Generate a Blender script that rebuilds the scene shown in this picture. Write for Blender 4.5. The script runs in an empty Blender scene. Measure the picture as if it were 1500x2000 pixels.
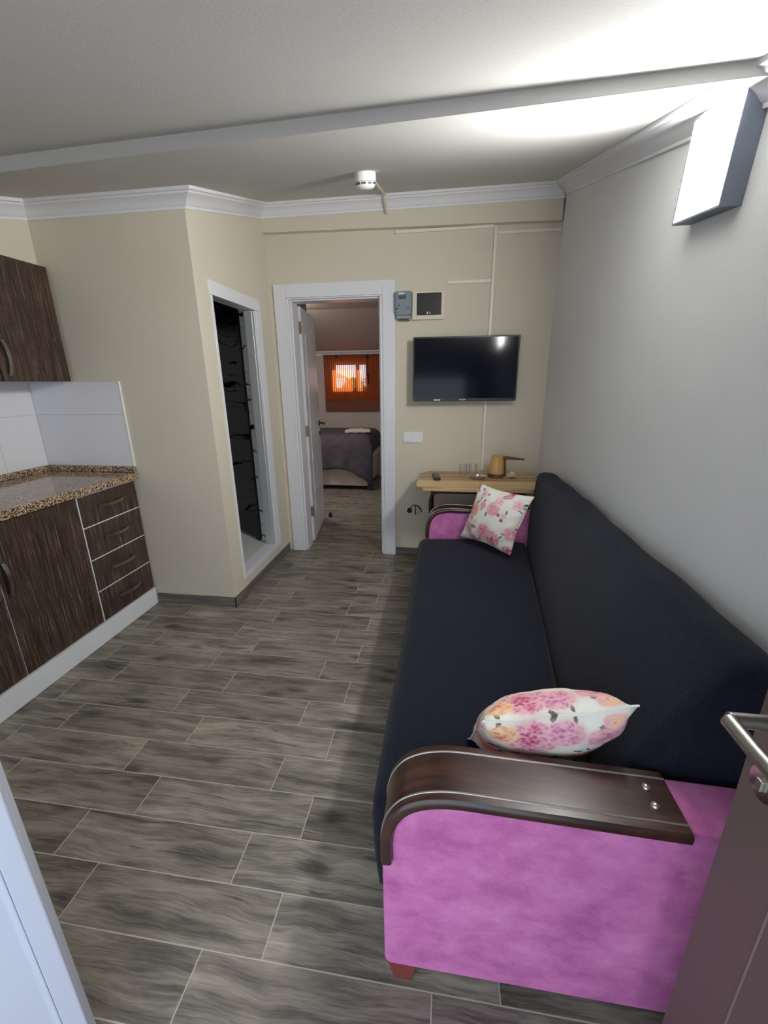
import bpy, bmesh, math, random
from mathutils import Vector, Matrix, Euler

random.seed(7)
sc = bpy.context.scene
COL = sc.collection

# ------------------------------------------------------------------ camera
cam_d = bpy.data.cameras.new('camera')
cam = bpy.data.objects.new('camera', cam_d)
COL.objects.link(cam)
RI = Vector((0.98980367, 0.14202151, -0.01088936))
UP = Vector((-0.03199234, 0.2961604, 0.95460228))
FW = Vector((-0.13879906, 0.94452046, -0.29768425))
cam.matrix_world = Matrix(((RI.x, UP.x, -FW.x, 0.0), (RI.y, UP.y, -FW.y, 0.0), (RI.z, UP.z, -FW.z, 1.42), (0, 0, 0, 1)))
cam_d.sensor_fit = 'HORIZONTAL'
cam_d.sensor_width = 36.0
cam_d.lens = 36.0 * 817.04 / 1500.0
cam_d.clip_start = 0.02
sc.camera = cam

# ------------------------------------------------------------------ world / exposure
SKY = 1.75
LAMP = 125.0
wd = bpy.data.worlds.new('world'); sc.world = wd; wd.use_nodes = True
wn = wd.node_tree.nodes; wl = wd.node_tree.links
wbg = wn['Background']
wbg.inputs['Color'].default_value = (0.78, 0.87, 1.0, 1)
wbg.inputs['Strength'].default_value = SKY
sc.view_settings.view_transform = 'Standard'
sc.view_settings.look = 'None'
sc.view_settings.gamma = 1.0
sc.view_settings.use_curve_mapping = False
sc.view_settings.exposure = 0.6
sc.cycles.use_denoising = True
sc.cycles.max_bounces = 10
sc.cycles.diffuse_bounces = 6
sc.cycles.sample_clamp_indirect = 8.0

sun_d = bpy.data.lights.new('sun', 'SUN'); sun_d.energy = 6.0; sun_d.angle = 0.05; sun_d.color = (1.0, 0.95, 0.88)
sun = bpy.data.objects.new('sun', sun_d); COL.objects.link(sun)
sun.rotation_euler = Vector((-0.18, -0.85, -0.42)).to_track_quat('-Z', 'Y').to_euler()   # high behind the bedroom window

# ------------------------------------------------------------------ constants
R = 0.713          # right wall
D = 3.313          # wall with the television
PX, PY = -1.335, 2.30   # bathroom block corner
KL = -2.49         # kitchen wall
BK = -2.245        # boxed-out wall above the wall cabinets
FY = -0.30         # entrance wall
def ceil_z(y): return 1.7279 + 0.27 * y
TILE_W, TILE_L, TILE_Y0 = 0.150716, 0.5993, 0.63064

# ------------------------------------------------------------------ colour + node helpers
def c(r, g, b):
    f = lambda v: (v / 255 / 12.92) if v / 255 <= 0.04045 else ((v / 255 + 0.055) / 1.055) ** 2.4
    return (f(r), f(g), f(b), 1.0)

class NM:
    """small node-material builder"""
    def __init__(self, name, color=(0.5, 0.5, 0.5, 1), rough=0.6, metal=0.0, spec=0.5, **kw):
        self.m = bpy.data.materials.new(name); self.m.use_nodes = True
        self.nt = self.m.node_tree; self.b = self.nt.nodes['Principled BSDF']
        self.set('Base Color', color); self.set('Roughness', rough); self.set('Metallic', metal)
        self.set('Specular IOR Level', spec)
        for k, v in kw.items(): self.set(k.replace('_', ' '), v)
    def set(self, k, v):
        if isinstance(v, bpy.types.NodeSocket): self.nt.links.new(v, self.b.inputs[k])
        else: self.b.inputs[k].default_value = v
    def n(self, t, **kw):
        x = self.nt.nodes.new(t)
        for k, v in kw.items(): setattr(x, k, v)
        return x
    def put(self, s, v):
        if isinstance(v, bpy.types.NodeSocket): self.nt.links.new(v, s)
        elif v is not None: s.default_value = v
    def math(self, op, a, b=None, c_=None, clamp=False):
        x = self.n('ShaderNodeMath', operation=op, use_clamp=clamp)
        for i, v in enumerate((a, b, c_)):
            if v is not None: self.put(x.inputs[i], v)
        return x.outputs[0]
    def vmath(self, op, a, b=None):
        x = self.n('ShaderNodeVectorMath', operation=op)
        self.put(x.inputs[0], a)
        if b is not None: self.put(x.inputs[1], b)
        return x.outputs['Value'] if op in ('LENGTH', 'DISTANCE', 'DOT_PRODUCT') else x.outputs[0]
    def pos(self): return self.n('ShaderNodeNewGeometry').outputs['Position']
    def obj(self): return self.n('ShaderNodeTexCoord').outputs['Object']
    def sep(self, v):
        x = self.n('ShaderNodeSeparateXYZ'); self.put(x.inputs[0], v); return x.outputs
    def comb(self, x=0.0, y=0.0, z=0.0):
        k = self.n('ShaderNodeCombineXYZ')
        for i, v in enumerate((x, y, z)): self.put(k.inputs[i], v)
        return k.outputs[0]
    def noise(self, v, scale=5.0, detail=3.0, rough=0.5, dist=0.0, out='Fac'):
        x = self.n('ShaderNodeTexNoise'); self.put(x.inputs['Vector'], v)
        self.put(x.inputs['Scale'], scale); x.inputs['Detail'].default_value = detail
        x.inputs['Roughness'].default_value = rough; x.inputs['Distortion'].default_value = dist
        return x.outputs[out]
    def voro(self, v, scale=5.0, out='Distance', feature='F1', rnd=1.0):
        x = self.n('ShaderNodeTexVoronoi', feature=feature); self.put(x.inputs['Vector'], v)
        x.inputs['Scale'].default_value = scale; x.inputs['Randomness'].default_value = rnd
        return x.outputs[out]
    def ramp(self, f, stops, interp='LINEAR'):
        x = self.n('ShaderNodeValToRGB'); self.put(x.inputs[0], f); r = x.color_ramp; r.interpolation = interp
        while len(r.elements) < len(stops): r.elements.new(0.5)
        for e, (p, col) in zip(r.elements, stops): e.position = p; e.color = col
        return x.outputs[0]
    def step(self, f, a, b):
        x = self.n('ShaderNodeMapRange', interpolation_type='SMOOTHSTEP'); self.put(x.inputs[0], f)
        x.inputs[1].default_value = a; x.inputs[2].default_value = b
        x.inputs[3].default_value = 0.0; x.inputs[4].default_value = 1.0
        return x.outputs[0]
    def mix(self, f, a, b, blend='MIX'):
        x = self.n('ShaderNodeMix', data_type='RGBA', blend_type=blend)
        self.put(x.inputs[0], f); self.put(x.inputs[6], a); self.put(x.inputs[7], b)
        return x.outputs[2]
    def bump(self, h, strength=0.3, dist=0.002):
        x = self.n('ShaderNodeBump'); self.put(x.inputs['Height'], h)
        x.inputs['Strength'].default_value = strength; x.inputs['Distance'].default_value = dist
        self.set('Normal', x.outputs[0])
M = {}
def simple(k, col, rough=0.5, metal=0.0, spec=0.5, **kw):
    M[k] = NM(k, col, rough, metal, spec, **kw).m

# ------------------------------------------------------------------ materials
def plaster(k, col, scale=260, strength=0.25, blot=0.04):
    a = NM(k, col, 0.75, spec=0.25); p = a.pos()
    n1 = a.noise(p, scale, 3); n2 = a.noise(p, 2.2, 4)
    dark = tuple(v * (1 - blot * 2.2) for v in col[:3]) + (1,)
    a.set('Base Color', a.mix(n2, dark, col)); a.bump(n1, strength, 0.002); M[k] = a.m
plaster('cream_paint', c(216, 209, 191))
plaster('grey_paint', c(224, 225, 226))
plaster('ceiling_paint', c(209, 208, 205), 150, 0.13)
plaster('bedroom_paint', c(190, 178, 170))
plaster('rough_crown', c(226, 227, 231), 60, 0.06, 0.02)

def floor_mat():
    a = NM('wood_look_tile', rough=0.42, spec=0.5); x, y, z = a.sep(a.pos())
    v = a.math('DIVIDE', a.math('SUBTRACT', y, TILE_Y0), TILE_W)
    row = a.math('FLOOR', v); fy = a.math('SUBTRACT', v, row)
    odd = a.math('MODULO', a.math('ADD', row, 200.0), 2.0)
    off = a.math('ADD', -0.4252, a.math('MULTIPLY', odd, -0.1634))
    u = a.math('DIVIDE', a.math('SUBTRACT', x, off), TILE_L)
    colm = a.math('FLOOR', u); fx = a.math('SUBTRACT', u, colm)
    wn_ = a.n('ShaderNodeTexWhiteNoise', noise_dimensions='2D'); a.put(wn_.inputs['Vector'], a.comb(row, colm, 0.0))
    rnd = wn_.outputs['Value']
    ex = a.math('MULTIPLY', a.math('MINIMUM', fx, a.math('SUBTRACT', 1.0, fx)), TILE_L)
    ey = a.math('MULTIPLY', a.math('MINIMUM', fy, a.math('SUBTRACT', 1.0, fy)), TILE_W)
    edge = a.math('MINIMUM', ex, ey)
    tile = a.step(edge, 0.0011, 0.0021)
    shift = a.math('MULTIPLY', rnd, 37.0)
    vx = a.math('ADD', x, shift)
    warp = a.noise(a.comb(a.math('MULTIPLY', vx, 3.0), a.math('MULTIPLY', y, 7.0), shift), 1.3, 3)
    yy = a.math('ADD', y, a.math('MULTIPLY', a.math('SUBTRACT', warp, 0.5), 0.06))
    fine = a.noise(a.comb(a.math('MULTIPLY', vx, 9.0), a.math('MULTIPLY', yy, 190.0), shift), 1.0, 5, 0.7)
    mid = a.noise(a.comb(a.math('MULTIPLY', vx, 2.6), a.math('MULTIPLY', yy, 34.0), shift), 1.0, 4, 0.6)
    blot = a.noise(a.comb(a.math('MULTIPLY', vx, 4.0), a.math('MULTIPLY', yy, 13.0), shift), 1.0, 3, 0.55)
    g = a.math('ADD', a.math('MULTIPLY', fine, 0.32), a.math('ADD', a.math('MULTIPLY', mid, 0.38), a.math('MULTIPLY', blot, 0.30)))
    wood = a.ramp(g, [(0.34, c(64, 62, 57)), (0.44, c(107, 104, 96)), (0.53, c(146, 141, 130)), (0.64, c(180, 173, 159))])
    kn = a.voro(a.comb(a.math('MULTIPLY', vx, 3.1), a.math('MULTIPLY', yy, 8.0), shift), 1.0)
    kmask = a.math('SUBTRACT', 1.0, a.step(a.math('ADD', kn, a.math('MULTIPLY', a.math('SUBTRACT', fine, 0.5), 0.2)), 0.05, 0.26))
    wood = a.mix(a.math('MULTIPLY', kmask, 0.75), wood, c(46, 44, 42))
    crk = a.noise(a.comb(a.math('MULTIPLY', vx, 4.5), a.math('MULTIPLY', yy, 46.0), a.math('ADD', shift, 9.0)), 1.0, 2, 0.5)
    wood = a.mix(a.math('MULTIPLY', a.step(crk, 0.63, 0.72), 0.55), wood, c(52, 50, 47))
    tint = a.mix(rnd, c(228, 222, 218), c(255, 253, 250))
    wood = a.mix(1.0, wood, tint, 'MULTIPLY')
    col = a.mix(tile, c(186, 180, 170), wood)
    a.set('Base Color', col)
    a.set('Roughness', a.math('ADD', 0.36, a.math('MULTIPLY', mid, 0.2)))
    a.bump(a.math('ADD', tile, a.math('MULTIPLY', fine, 0.15)), 0.35, 0.0015)
    M['floor'] = a.m
floor_mat()

def skirting_mat():
    a = NM('grey_skirting_tile', rough=0.5); x, y, z = a.sep(a.pos())
    n = a.noise(a.comb(a.math('MULTIPLY', x, 5), a.math('MULTIPLY', y, 5), a.math('MULTIPLY', z, 70)), 1.0, 4)
    a.set('Base Color', a.ramp(n, [(0.3, c(78, 74, 70)), (0.6, c(116, 110, 104)), (0.75, c(134, 127, 119))])); M['skirting'] = a.m
skirting_mat()

def zebrano():
    a = NM('dark_zebrano_laminate', rough=0.42); x, y, z = a.sep(a.pos())
    h = a.math('ADD', y, a.math('MULTIPLY', x, 0.7))
    wob = a.noise(a.comb(a.math('MULTIPLY', h, 9), 0.0, a.math('MULTIPLY', z, 1.4)), 1.0, 2)
    h2 = a.math('ADD', h, a.math('MULTIPLY', wob, 0.02))
    n = a.noise(a.comb(a.math('MULTIPLY', h2, 190.0), 0.0, a.math('MULTIPLY', z, 2.4)), 1.0, 5, 0.65)
    n2 = a.noise(a.comb(a.math('MULTIPLY', h2, 330.0), 3.0, a.math('MULTIPLY', z, 5.0)), 1.0, 3, 0.6)
    base = a.ramp(n, [(0.30, c(26, 18, 16)), (0.47, c(46, 33, 28)), (0.60, c(82, 62, 50)), (0.74, c(142, 118, 96))])
    st = a.step(n2, 0.56, 0.66)
    a.set('Base Color', a.mix(a.math('MULTIPLY', st, 0.75), base, c(160, 136, 112)))
    a.bump(n, 0.15, 0.0008); M['zebrano'] = a.m
zebrano()

def granite():
    a = NM('speckled_granite', rough=0.09, spec=0.6); p = a.pos()
    v = a.voro(p, 210, 'Color'); r_, g_, b_ = a.sep(v)
    n = a.noise(p, 120, 3, 0.6)
    f = a.math('ADD', a.math('MULTIPLY', r_, 0.6), a.math('MULTIPLY', n, 0.55))
    a.set('Base Color', a.ramp(f, [(0.0, c(26, 22, 22)), (0.44, c(48, 40, 36)), (0.52, c(126, 102, 80)), (0.66, c(178, 148, 118)), (0.85, c(208, 186, 158))]))
    M['granite'] = a.m
granite()

def wall_tile():
    a = NM('white_wall_tile', rough=0.16, spec=0.5); x, y, z = a.sep(a.pos())
    def joints(co, o, w):
        q = a.math('DIVIDE', a.math('SUBTRACT', co, o), w); q = a.math('FRACT', q)
        return a.math('MULTIPLY', a.math('MINIMUM', q, a.math('SUBTRACT', 1.0, q)), w)
    e = a.math('MINIMUM', joints(z, 1.25, 0.31), a.math('MINIMUM', joints(y, 2.03, 0.60), joints(x, -1.887, 0.604)))
    t = a.step(e, 0.0006, 0.0016)
    a.set('Base Color', a.mix(t, c(178, 178, 178), c(226, 227, 232))); a.bump(t, 0.3, 0.001); M['wall_tile'] = a.m
wall_tile()

def marble(k, floor_=False):
    a = NM(k, rough=0.2, spec=0.5); p = a.pos(); x, y, z = a.sep(p)
    if floor_:
        a.set('Base Color', a.mix(a.noise(p, 4, 4), c(205, 208, 206), c(232, 233, 230))); M[k] = a.m; return
    w = a.noise(p, 3.2, 5, 0.6, out='Color')
    q = a.vmath('ADD', p, a.vmath('SCALE', w)) if False else a.vmath('ADD', p, a.vmath('MULTIPLY', w, (0.35, 0.35, 0.25)))
    qx, qy, qz = a.sep(q)
    n = a.noise(a.comb(a.math('MULTIPLY', qx, 1.2), a.math('MULTIPLY', qy, 1.2), a.math('MULTIPLY', qz, 5.2)), 1.0, 2)
    line = a.math('ABSOLUTE', a.math('SUBTRACT', n, 0.5))
    wid = a.noise(p, 7, 2)
    vein = a.math('SUBTRACT', 1.0, a.step(a.math('SUBTRACT', line, a.math('MULTIPLY', a.math('SUBTRACT', wid, 0.45), 0.06)), 0.0, 0.018))
    zz = a.math('FRACT', a.math('DIVIDE', z, 0.3)); j = a.step(a.math('MINIMUM', zz, a.math('SUBTRACT', 1.0, zz)), 0.004, 0.009)
    col = a.mix(vein, c(226, 228, 232), c(24, 24, 28)); col = a.mix(j, c(150, 150, 152), col)
    a.set('Base Color', col); M[k] = a.m
marble('veined_marble_tile'); marble('pale_floor_tile', True)

def velvet(k, c1, c2, c3):
    a = NM(k, rough=0.85, spec=0.2); p = a.pos()
    x, y, z = a.sep(p)
    n = a.noise(a.comb(a.math('MULTIPLY', x, 8), a.math('MULTIPLY', y, 8), a.math('MULTIPLY', z, 11)), 1.0, 7, 0.68, 0.15)
    n2 = a.noise(p, 240, 2)
    f = a.math('ADD', a.math('MULTIPLY', n, 0.85), a.math('MULTIPLY', n2, 0.15))
    a.set('Base Color', a.ramp(f, [(0.30, c1), (0.50, c2), (0.68, c3)]))
    a.set('Sheen Weight', 0.35); a.set('Sheen Roughness', 0.4); a.set('Sheen Tint', c(230, 170, 230))
    a.bump(n2, 0.25, 0.001); M[k] = a.m
velvet('purple_velvet', c(160, 82, 138), c(194, 112, 168), c(212, 138, 190))

def boucle():
    a = NM('navy_stretch_fabric', rough=0.95, spec=0.15); p = a.pos()
    v = a.voro(p, 330, 'Distance'); n = a.noise(p, 500, 2)
    f = a.math('ADD', a.math('MULTIPLY', v, 0.7), a.math('MULTIPLY', n, 0.4))
    a.set('Base Color', a.ramp(f, [(0.25, c(29, 33, 47)), (0.75, c(18, 21, 32))]))
    a.set('Sheen Weight', 0.08); a.set('Sheen Roughness', 0.5)
    a.bump(f, 0.7, 0.002); M['navy'] = a.m
boucle()

def dark_wood():
    a = NM('dark_lacquered_wood', rough=0.28, spec=0.5); x, y, z = a.sep(a.pos())
    n = a.noise(a.comb(a.math('MULTIPLY', x, 6), a.math('MULTIPLY', y, 60), a.math('MULTIPLY', z, 6)), 1.0, 4, 0.6, 0.3)
    a.set('Base Color', a.ramp(n, [(0.3, c(34, 18, 15)), (0.55, c(58, 32, 25)), (0.75, c(84, 48, 36))]))
    a.set('Coat Weight', 0.3); a.set('Coat Roughness', 0.15); M['dark_wood'] = a.m
dark_wood()

def table_wood():
    a = NM('striped_oak_laminate', rough=0.32); x, y, z = a.sep(a.pos())
    band = a.noise(a.comb(a.math('MULTIPLY', x, 0.5), a.math('MULTIPLY', y, 13), a.math('MULTIPLY', z, 13)), 1.0, 1, 0.3)
    n = a.noise(a.comb(a.math('MULTIPLY', x, 4), a.math('MULTIPLY', y, 110), a.math('MULTIPLY', z, 60)), 1.0, 4, 0.6)
    f = a.math('ADD', a.math('MULTIPLY', band, 0.75), a.math('MULTIPLY', n, 0.25))
    a.set('Base Color', a.ramp(f, [(0.36, c(150, 116, 80)), (0.46, c(190, 154, 108)), (0.54, c(216, 184, 132)), (0.66, c(230, 204, 154))])); M['table_wood'] = a.m
table_wood()

# floral print: roses and leaves placed on the cushion cover in its own coordinates (metres)
def floral(k, flowers, leaves, wrap=0.0):
    a = NM(k, rough=0.8, spec=0.2); o = a.obj(); ox, oy, oz = a.sep(o)
    if wrap: oy = a.math('SUBTRACT', oy, a.math('MULTIPLY', a.math('ABSOLUTE', oz), wrap))
    flat = a.comb(ox, oy, 0.0)
    wob = a.noise(a.vmath('ADD', flat, (3.1, 1.7, 0.0)), 38, 3, 0.6, out='Color')
    q = a.vmath('ADD', flat, a.vmath('MULTIPLY', a.vmath('SUBTRACT', wob, (0.5, 0.5, 0.5)), (0.022, 0.022, 0.0)))
    wash = a.noise(flat, 9, 2)
    col = a.mix(a.step(wash, 0.55, 0.75), c(240, 238, 228), c(240, 220, 200))
    pet = a.voro(q, 85, 'Distance')
    petn = a.noise(q, 75, 3, 0.6, 1.6)
    dmin = 9.0
    for (x_, y_, lx, ly, ang) in leaves:
        m_ = a.n('ShaderNodeMapping', vector_type='TEXTURE'); a.put(m_.inputs[0], q)
        m_.inputs['Location'].default_value = (x_, y_, 0); m_.inputs['Rotation'].default_value = (0, 0, ang)
        m_.inputs['Scale'].default_value = (lx, ly, 1)
        d = a.vmath('LENGTH', m_.outputs[0])
        dmin = a.math('MINIMUM', dmin, d)
    col = a.mix(a.math('SUBTRACT', 1.0, a.step(dmin, 0.75, 1.1)), col, a.mix(petn, c(54, 66, 60), c(120, 128, 116)))
    for (x_, y_, r_, ca, cb, cc) in flowers:
        d = a.math('DIVIDE', a.vmath('DISTANCE', q, (x_, y_, 0.0)), r_)
        halo = a.math('SUBTRACT', 1.0, a.step(d, 0.8, 1.35))
        col = a.mix(a.math('MULTIPLY', halo, 0.45), col, cc)
        f = a.math('ADD', a.math('MULTIPLY', d, 0.38), a.math('ADD', a.math('MULTIPLY', pet, 0.75), a.math('MULTIPLY', petn, 0.30)))
        fl = a.ramp(f, [(0.30, ca), (0.58, cb), (0.92, cc)])
        col = a.mix(a.math('SUBTRACT', 1.0, a.step(a.math('ADD', d, a.math('MULTIPLY', petn, 0.25)), 0.98, 1.14)), col, fl)
    a.set('Base Color', col); a.bump(a.noise(o, 22, 2), 0.25, 0.006); M[k] = a.m
DP, MP, LP = c(150, 48, 92), c(206, 104, 140), c(238, 186, 190)
CO, PE, YE = c(206, 92, 84), c(236, 150, 128), c(246, 206, 164)
def sprigs(flowers, per, seed, lx=.011, ly=.0048):
    q_ = random.Random(seed); out = []
    for f_ in flowers:
        for k in range(per):
            an = q_.uniform(0, 6.283); r_ = f_[2] * q_.uniform(1.05, 1.3)
            out.append((f_[0] + r_ * math.cos(an), f_[1] + r_ * math.sin(an), lx * q_.uniform(.8, 1.3), ly * q_.uniform(.8, 1.2), an + q_.uniform(-.9, .9)))
    return out
FAR = [(0.02, 0.055, 0.042, MP, c(226, 150, 160), LP), (0.045, 0.105, 0.030, c(206, 130, 140), LP, c(246, 218, 214)),
    (-0.02, -0.09, 0.048, MP, c(222, 132, 168), LP), (0.045, -0.115, 0.048, DP, MP, LP),
    (-0.125, 0.02, 0.042, CO, PE, LP), (-0.145, -0.10, 0.032, c(150, 90, 110), c(200, 150, 160), LP),
    (0.15, -0.06, 0.038, c(170, 90, 130), c(214, 150, 176), LP), (0.155, 0.11, 0.032, c(200, 130, 130), LP, c(246, 218, 214)),
    (-0.165, 0.165, 0.030, DP, CO, LP), (0.14, -0.165, 0.034, DP, MP, LP), (-0.08, 0.125, 0.026, c(190, 140, 140), LP, c(246, 218, 214)), (-0.10, -0.05, 0.024, c(180, 130, 140), LP, c(246, 218, 214)), (0.095, 0.03, 0.020, c(200, 150, 150), LP, c(246, 218, 214)), (-0.06, 0.06, 0.022, CO, PE, LP), (0.09, 0.155, 0.026, DP, MP, LP), (-0.10, -0.155, 0.032, MP, c(222, 132, 168), LP)]
floral('rose_print_far', FAR, sprigs(FAR, 3, 5, .014, .0055))
NEAR = [(-0.030, 0.068, 0.062, DP, MP, LP), (0.040, 0.078, 0.046, c(170, 80, 130), c(214, 140, 180), LP), (-0.094, 0.090, 0.036, CO, PE, YE),
    (0.128, 0.045, 0.048, c(170, 90, 130), c(214, 150, 176), LP), (0.150, 0.105, 0.028, PE, YE, LP), (-0.160, 0.085, 0.026, CO, PE, LP),
    (-0.05, -0.045, 0.045, MP, c(222, 132, 168), LP), (0.06, -0.06, 0.045, CO, PE, YE), (-0.14, -0.03, 0.03, MP, PE, LP), (0.0, -0.15, 0.045, DP, MP, LP)]
floral('rose_print_near', NEAR, sprigs(NEAR, 3, 9, .012, .0055), 1.15)

simple('white_gloss_paint', c(226, 227, 232), 0.28)
simple('white_plastic', c(232, 232, 228), 0.35)
simple('white_laminate', c(222, 226, 230), 0.4)
simple('cream_plastic', c(216, 210, 192), 0.45)
simple('trunk_plastic', c(228, 224, 212), 0.4)
simple('steel', c(176, 174, 168), 0.32, 1.0)
simple('chrome', c(214, 212, 216), 0.12, 1.0)
simple('dull_pewter', c(150, 146, 142), 0.32, 1.0)
simple('brass_hinge', c(158, 152, 138), 0.4, 1.0)
simple('black_plastic', c(20, 20, 22), 0.4)
simple('black_metal', c(16, 16, 18), 0.35)
simple('tv_screen', c(10, 13, 26), 0.10, spec=0.22)
simple('mark_white', c(214, 216, 222), 0.5)
simple('mark_grey', c(120, 124, 128), 0.5)
simple('red_led', c(190, 60, 80), 0.4)
simple('meter_grey', c(124, 136, 146), 0.45)
simple('meter_dark', c(74, 88, 92), 0.3)
simple('terminal_cover', c(150, 150, 148), 0.3)
simple('smoked_plastic', c(54, 52, 53), 0.22)
simple('groove', c(132, 114, 106), 0.5)
simple('door_white', c(190, 195, 210), 0.3)
simple('brown_door', c(100, 85, 79), 0.5)
simple('coffee_pot_gold', c(200, 164, 100), 0.3)
simple('brown_plastic', c(86, 48, 36), 0.35)
simple('cream_cord', c(206, 182, 152), 0.5)
simple('leg_red_wood', c(122, 56, 48), 0.5)
simple('lamp_grey', c(92, 98, 112), 0.5)
simple('silver_piping', c(196, 190, 184), 0.3, 0.9)
simple('bed_base_white', c(206, 192, 182), 0.6)
simple('towel_white', c(196, 184, 172), 0.9)
simple('outdoor_stone', c(196, 194, 190), 0.8)
simple('roof_tile', c(222, 168, 150), 0.8)
simple('lilac_render', c(232, 226, 240), 0.8)
simple('leaf_green', c(96, 122, 60), 0.8)
simple('aluminium', c(206, 208, 210), 0.35, 0.5)
simple('bamboo_bottom', c(112, 56, 36), 0.7)
simple('cord_brown', c(50, 28, 20), 0.8)

def blanket_mat():
    a = NM('grey_blanket', c(78, 72, 82), 0.95, spec=0.1); p = a.pos()
    a.set('Base Color', a.mix(a.noise(p, 12, 3), c(70, 66, 74), c(104, 98, 106))); M['blanket'] = a.m
blanket_mat()

def emis(k, col, s):
    m = bpy.data.materials.new(k); m.use_nodes = True; nt = m.node_tree; nt.nodes.remove(nt.nodes['Principled BSDF'])
    e = nt.nodes.new('ShaderNodeEmission'); e.inputs[0].default_value = col; e.inputs[1].default_value = s
    nt.links.new(e.outputs[0], nt.nodes['Material Output'].inputs[0]); M[k] = m
emis('lamp_glow', (1.0, 0.99, 0.96, 1), LAMP)
emis('bedroom_glow', (1.0, 0.97, 0.92, 1), 42.0)

def glassy(k, col, rough, dark_mix):
    m = bpy.data.materials.new(k); m.use_nodes = True; nt = m.node_tree; nt.nodes.remove(nt.nodes['Principled BSDF'])
    t = nt.nodes.new('ShaderNodeBsdfTransparent'); t.inputs[0].default_value = col
    g = nt.nodes.new('ShaderNodeBsdfGlossy'); g.inputs['Roughness'].default_value = rough
    f = nt.nodes.new('ShaderNodeFresnel'); f.inputs[0].default_value = 1.5
    x = nt.nodes.new('ShaderNodeMixShader'); nt.links.new(f.outputs[0], x.inputs[0]); nt.links.new(t.outputs[0], x.inputs[1]); nt.links.new(g.outputs[0], x.inputs[2])
    nt.links.new(x.outputs[0], nt.nodes['Material Output'].inputs[0]); M[k] = m
glassy('smoked_glass', (0.11, 0.115, 0.15, 1), 0.03, 0)
glassy('clear_pane', (0.96, 0.97, 0.97, 1), 0.02, 0)
a = NM('drinking_glass', (0.97, 0.98, 0.98, 1), 0.02, spec=0.5); a.set('Transmission Weight', 1.0); a.set('IOR', 1.45); M['drinking_glass'] = a.m

def thin_glass():
    m = bpy.data.materials.new('thin_glass'); m.use_nodes = True; nt = m.node_tree; nt.nodes.remove(nt.nodes['Principled BSDF'])
    t = nt.nodes.new('ShaderNodeBsdfTransparent'); t.inputs[0].default_value = (0.97, 0.98, 0.98, 1)
    g = nt.nodes.new('ShaderNodeBsdfGlossy'); g.inputs['Roughness'].default_value = 0.05
    f = nt.nodes.new('ShaderNodeLayerWeight'); f.inputs[0].default_value = 0.5
    p = nt.nodes.new('ShaderNodeMath'); p.operation = 'POWER'; nt.links.new(f.outputs['Facing'], p.inputs[0]); p.inputs[1].default_value = 2.5
    q = nt.nodes.new('ShaderNodeMath'); q.operation = 'MULTIPLY_ADD'; nt.links.new(p.outputs[0], q.inputs[0]); q.inputs[1].default_value = 0.6; q.inputs[2].default_value = 0.05
    x = nt.nodes.new('ShaderNodeMixShader'); nt.links.new(q.outputs[0], x.inputs[0]); nt.links.new(t.outputs[0], x.inputs[1]); nt.links.new(g.outputs[0], x.inputs[2])
    nt.links.new(x.outputs[0], nt.nodes['Material Output'].inputs[0]); M['thin_glass'] = m
thin_glass()

def blind_mat():
    m = bpy.data.materials.new('bamboo_blind'); m.use_nodes = True; nt = m.node_tree; nt.nodes.remove(nt.nodes['Principled BSDF'])
    L = nt.links
    g = nt.nodes.new('ShaderNodeNewGeometry'); s = nt.nodes.new('ShaderNodeSeparateXYZ'); L.new(g.outputs['Position'], s.inputs[0])
    def mt(op, a_, b_):
        q = nt.nodes.new('ShaderNodeMath'); q.operation = op
        for i, v in enumerate((a_, b_)):
            if isinstance(v, bpy.types.NodeSocket): L.new(v, q.inputs[i])
            else: q.inputs[i].default_value = v
        return q.outputs[0]
    fr = mt('FRACT', mt('MULTIPLY', s.outputs[0], 34.0), 0.0)
    string = mt('LESS_THAN', fr, 0.26)
    hz = mt('FRACT', mt('MULTIPLY', s.outputs[2], 150.0), 0.0)
    gap = mt('MULTIPLY', mt('LESS_THAN', hz, 0.42), mt('SUBTRACT', 1.0, string))
    dif = nt.nodes.new('ShaderNodeBsdfDiffuse'); dif.inputs[0].default_value = c(196, 104, 54)
    tra = nt.nodes.new('ShaderNodeBsdfTranslucent'); tra.inputs[0].default_value = c(255, 150, 70)
    d2 = nt.nodes.new('ShaderNodeBsdfDiffuse'); d2.inputs[0].default_value = c(110, 52, 30)
    m1 = nt.nodes.new('ShaderNodeMixShader'); m1.inputs[0].default_value = 0.72; L.new(dif.outputs[0], m1.inputs[1]); L.new(tra.outputs[0], m1.inputs[2])
    m2 = nt.nodes.new('ShaderNodeMixShader'); L.new(string, m2.inputs[0]); L.new(m1.outputs[0], m2.inputs[1]); L.new(d2.outputs[0], m2.inputs[2])
    tr = nt.nodes.new('ShaderNodeBsdfTransparent')
    m3 = nt.nodes.new('ShaderNodeMixShader'); L.new(gap, m3.inputs[0]); L.new(m2.outputs[0], m3.inputs[1]); L.new(tr.outputs[0], m3.inputs[2])
    L.new(m3.outputs[0], nt.nodes['Material Output'].inputs[0]); M['blind'] = m
blind_mat()

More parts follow.
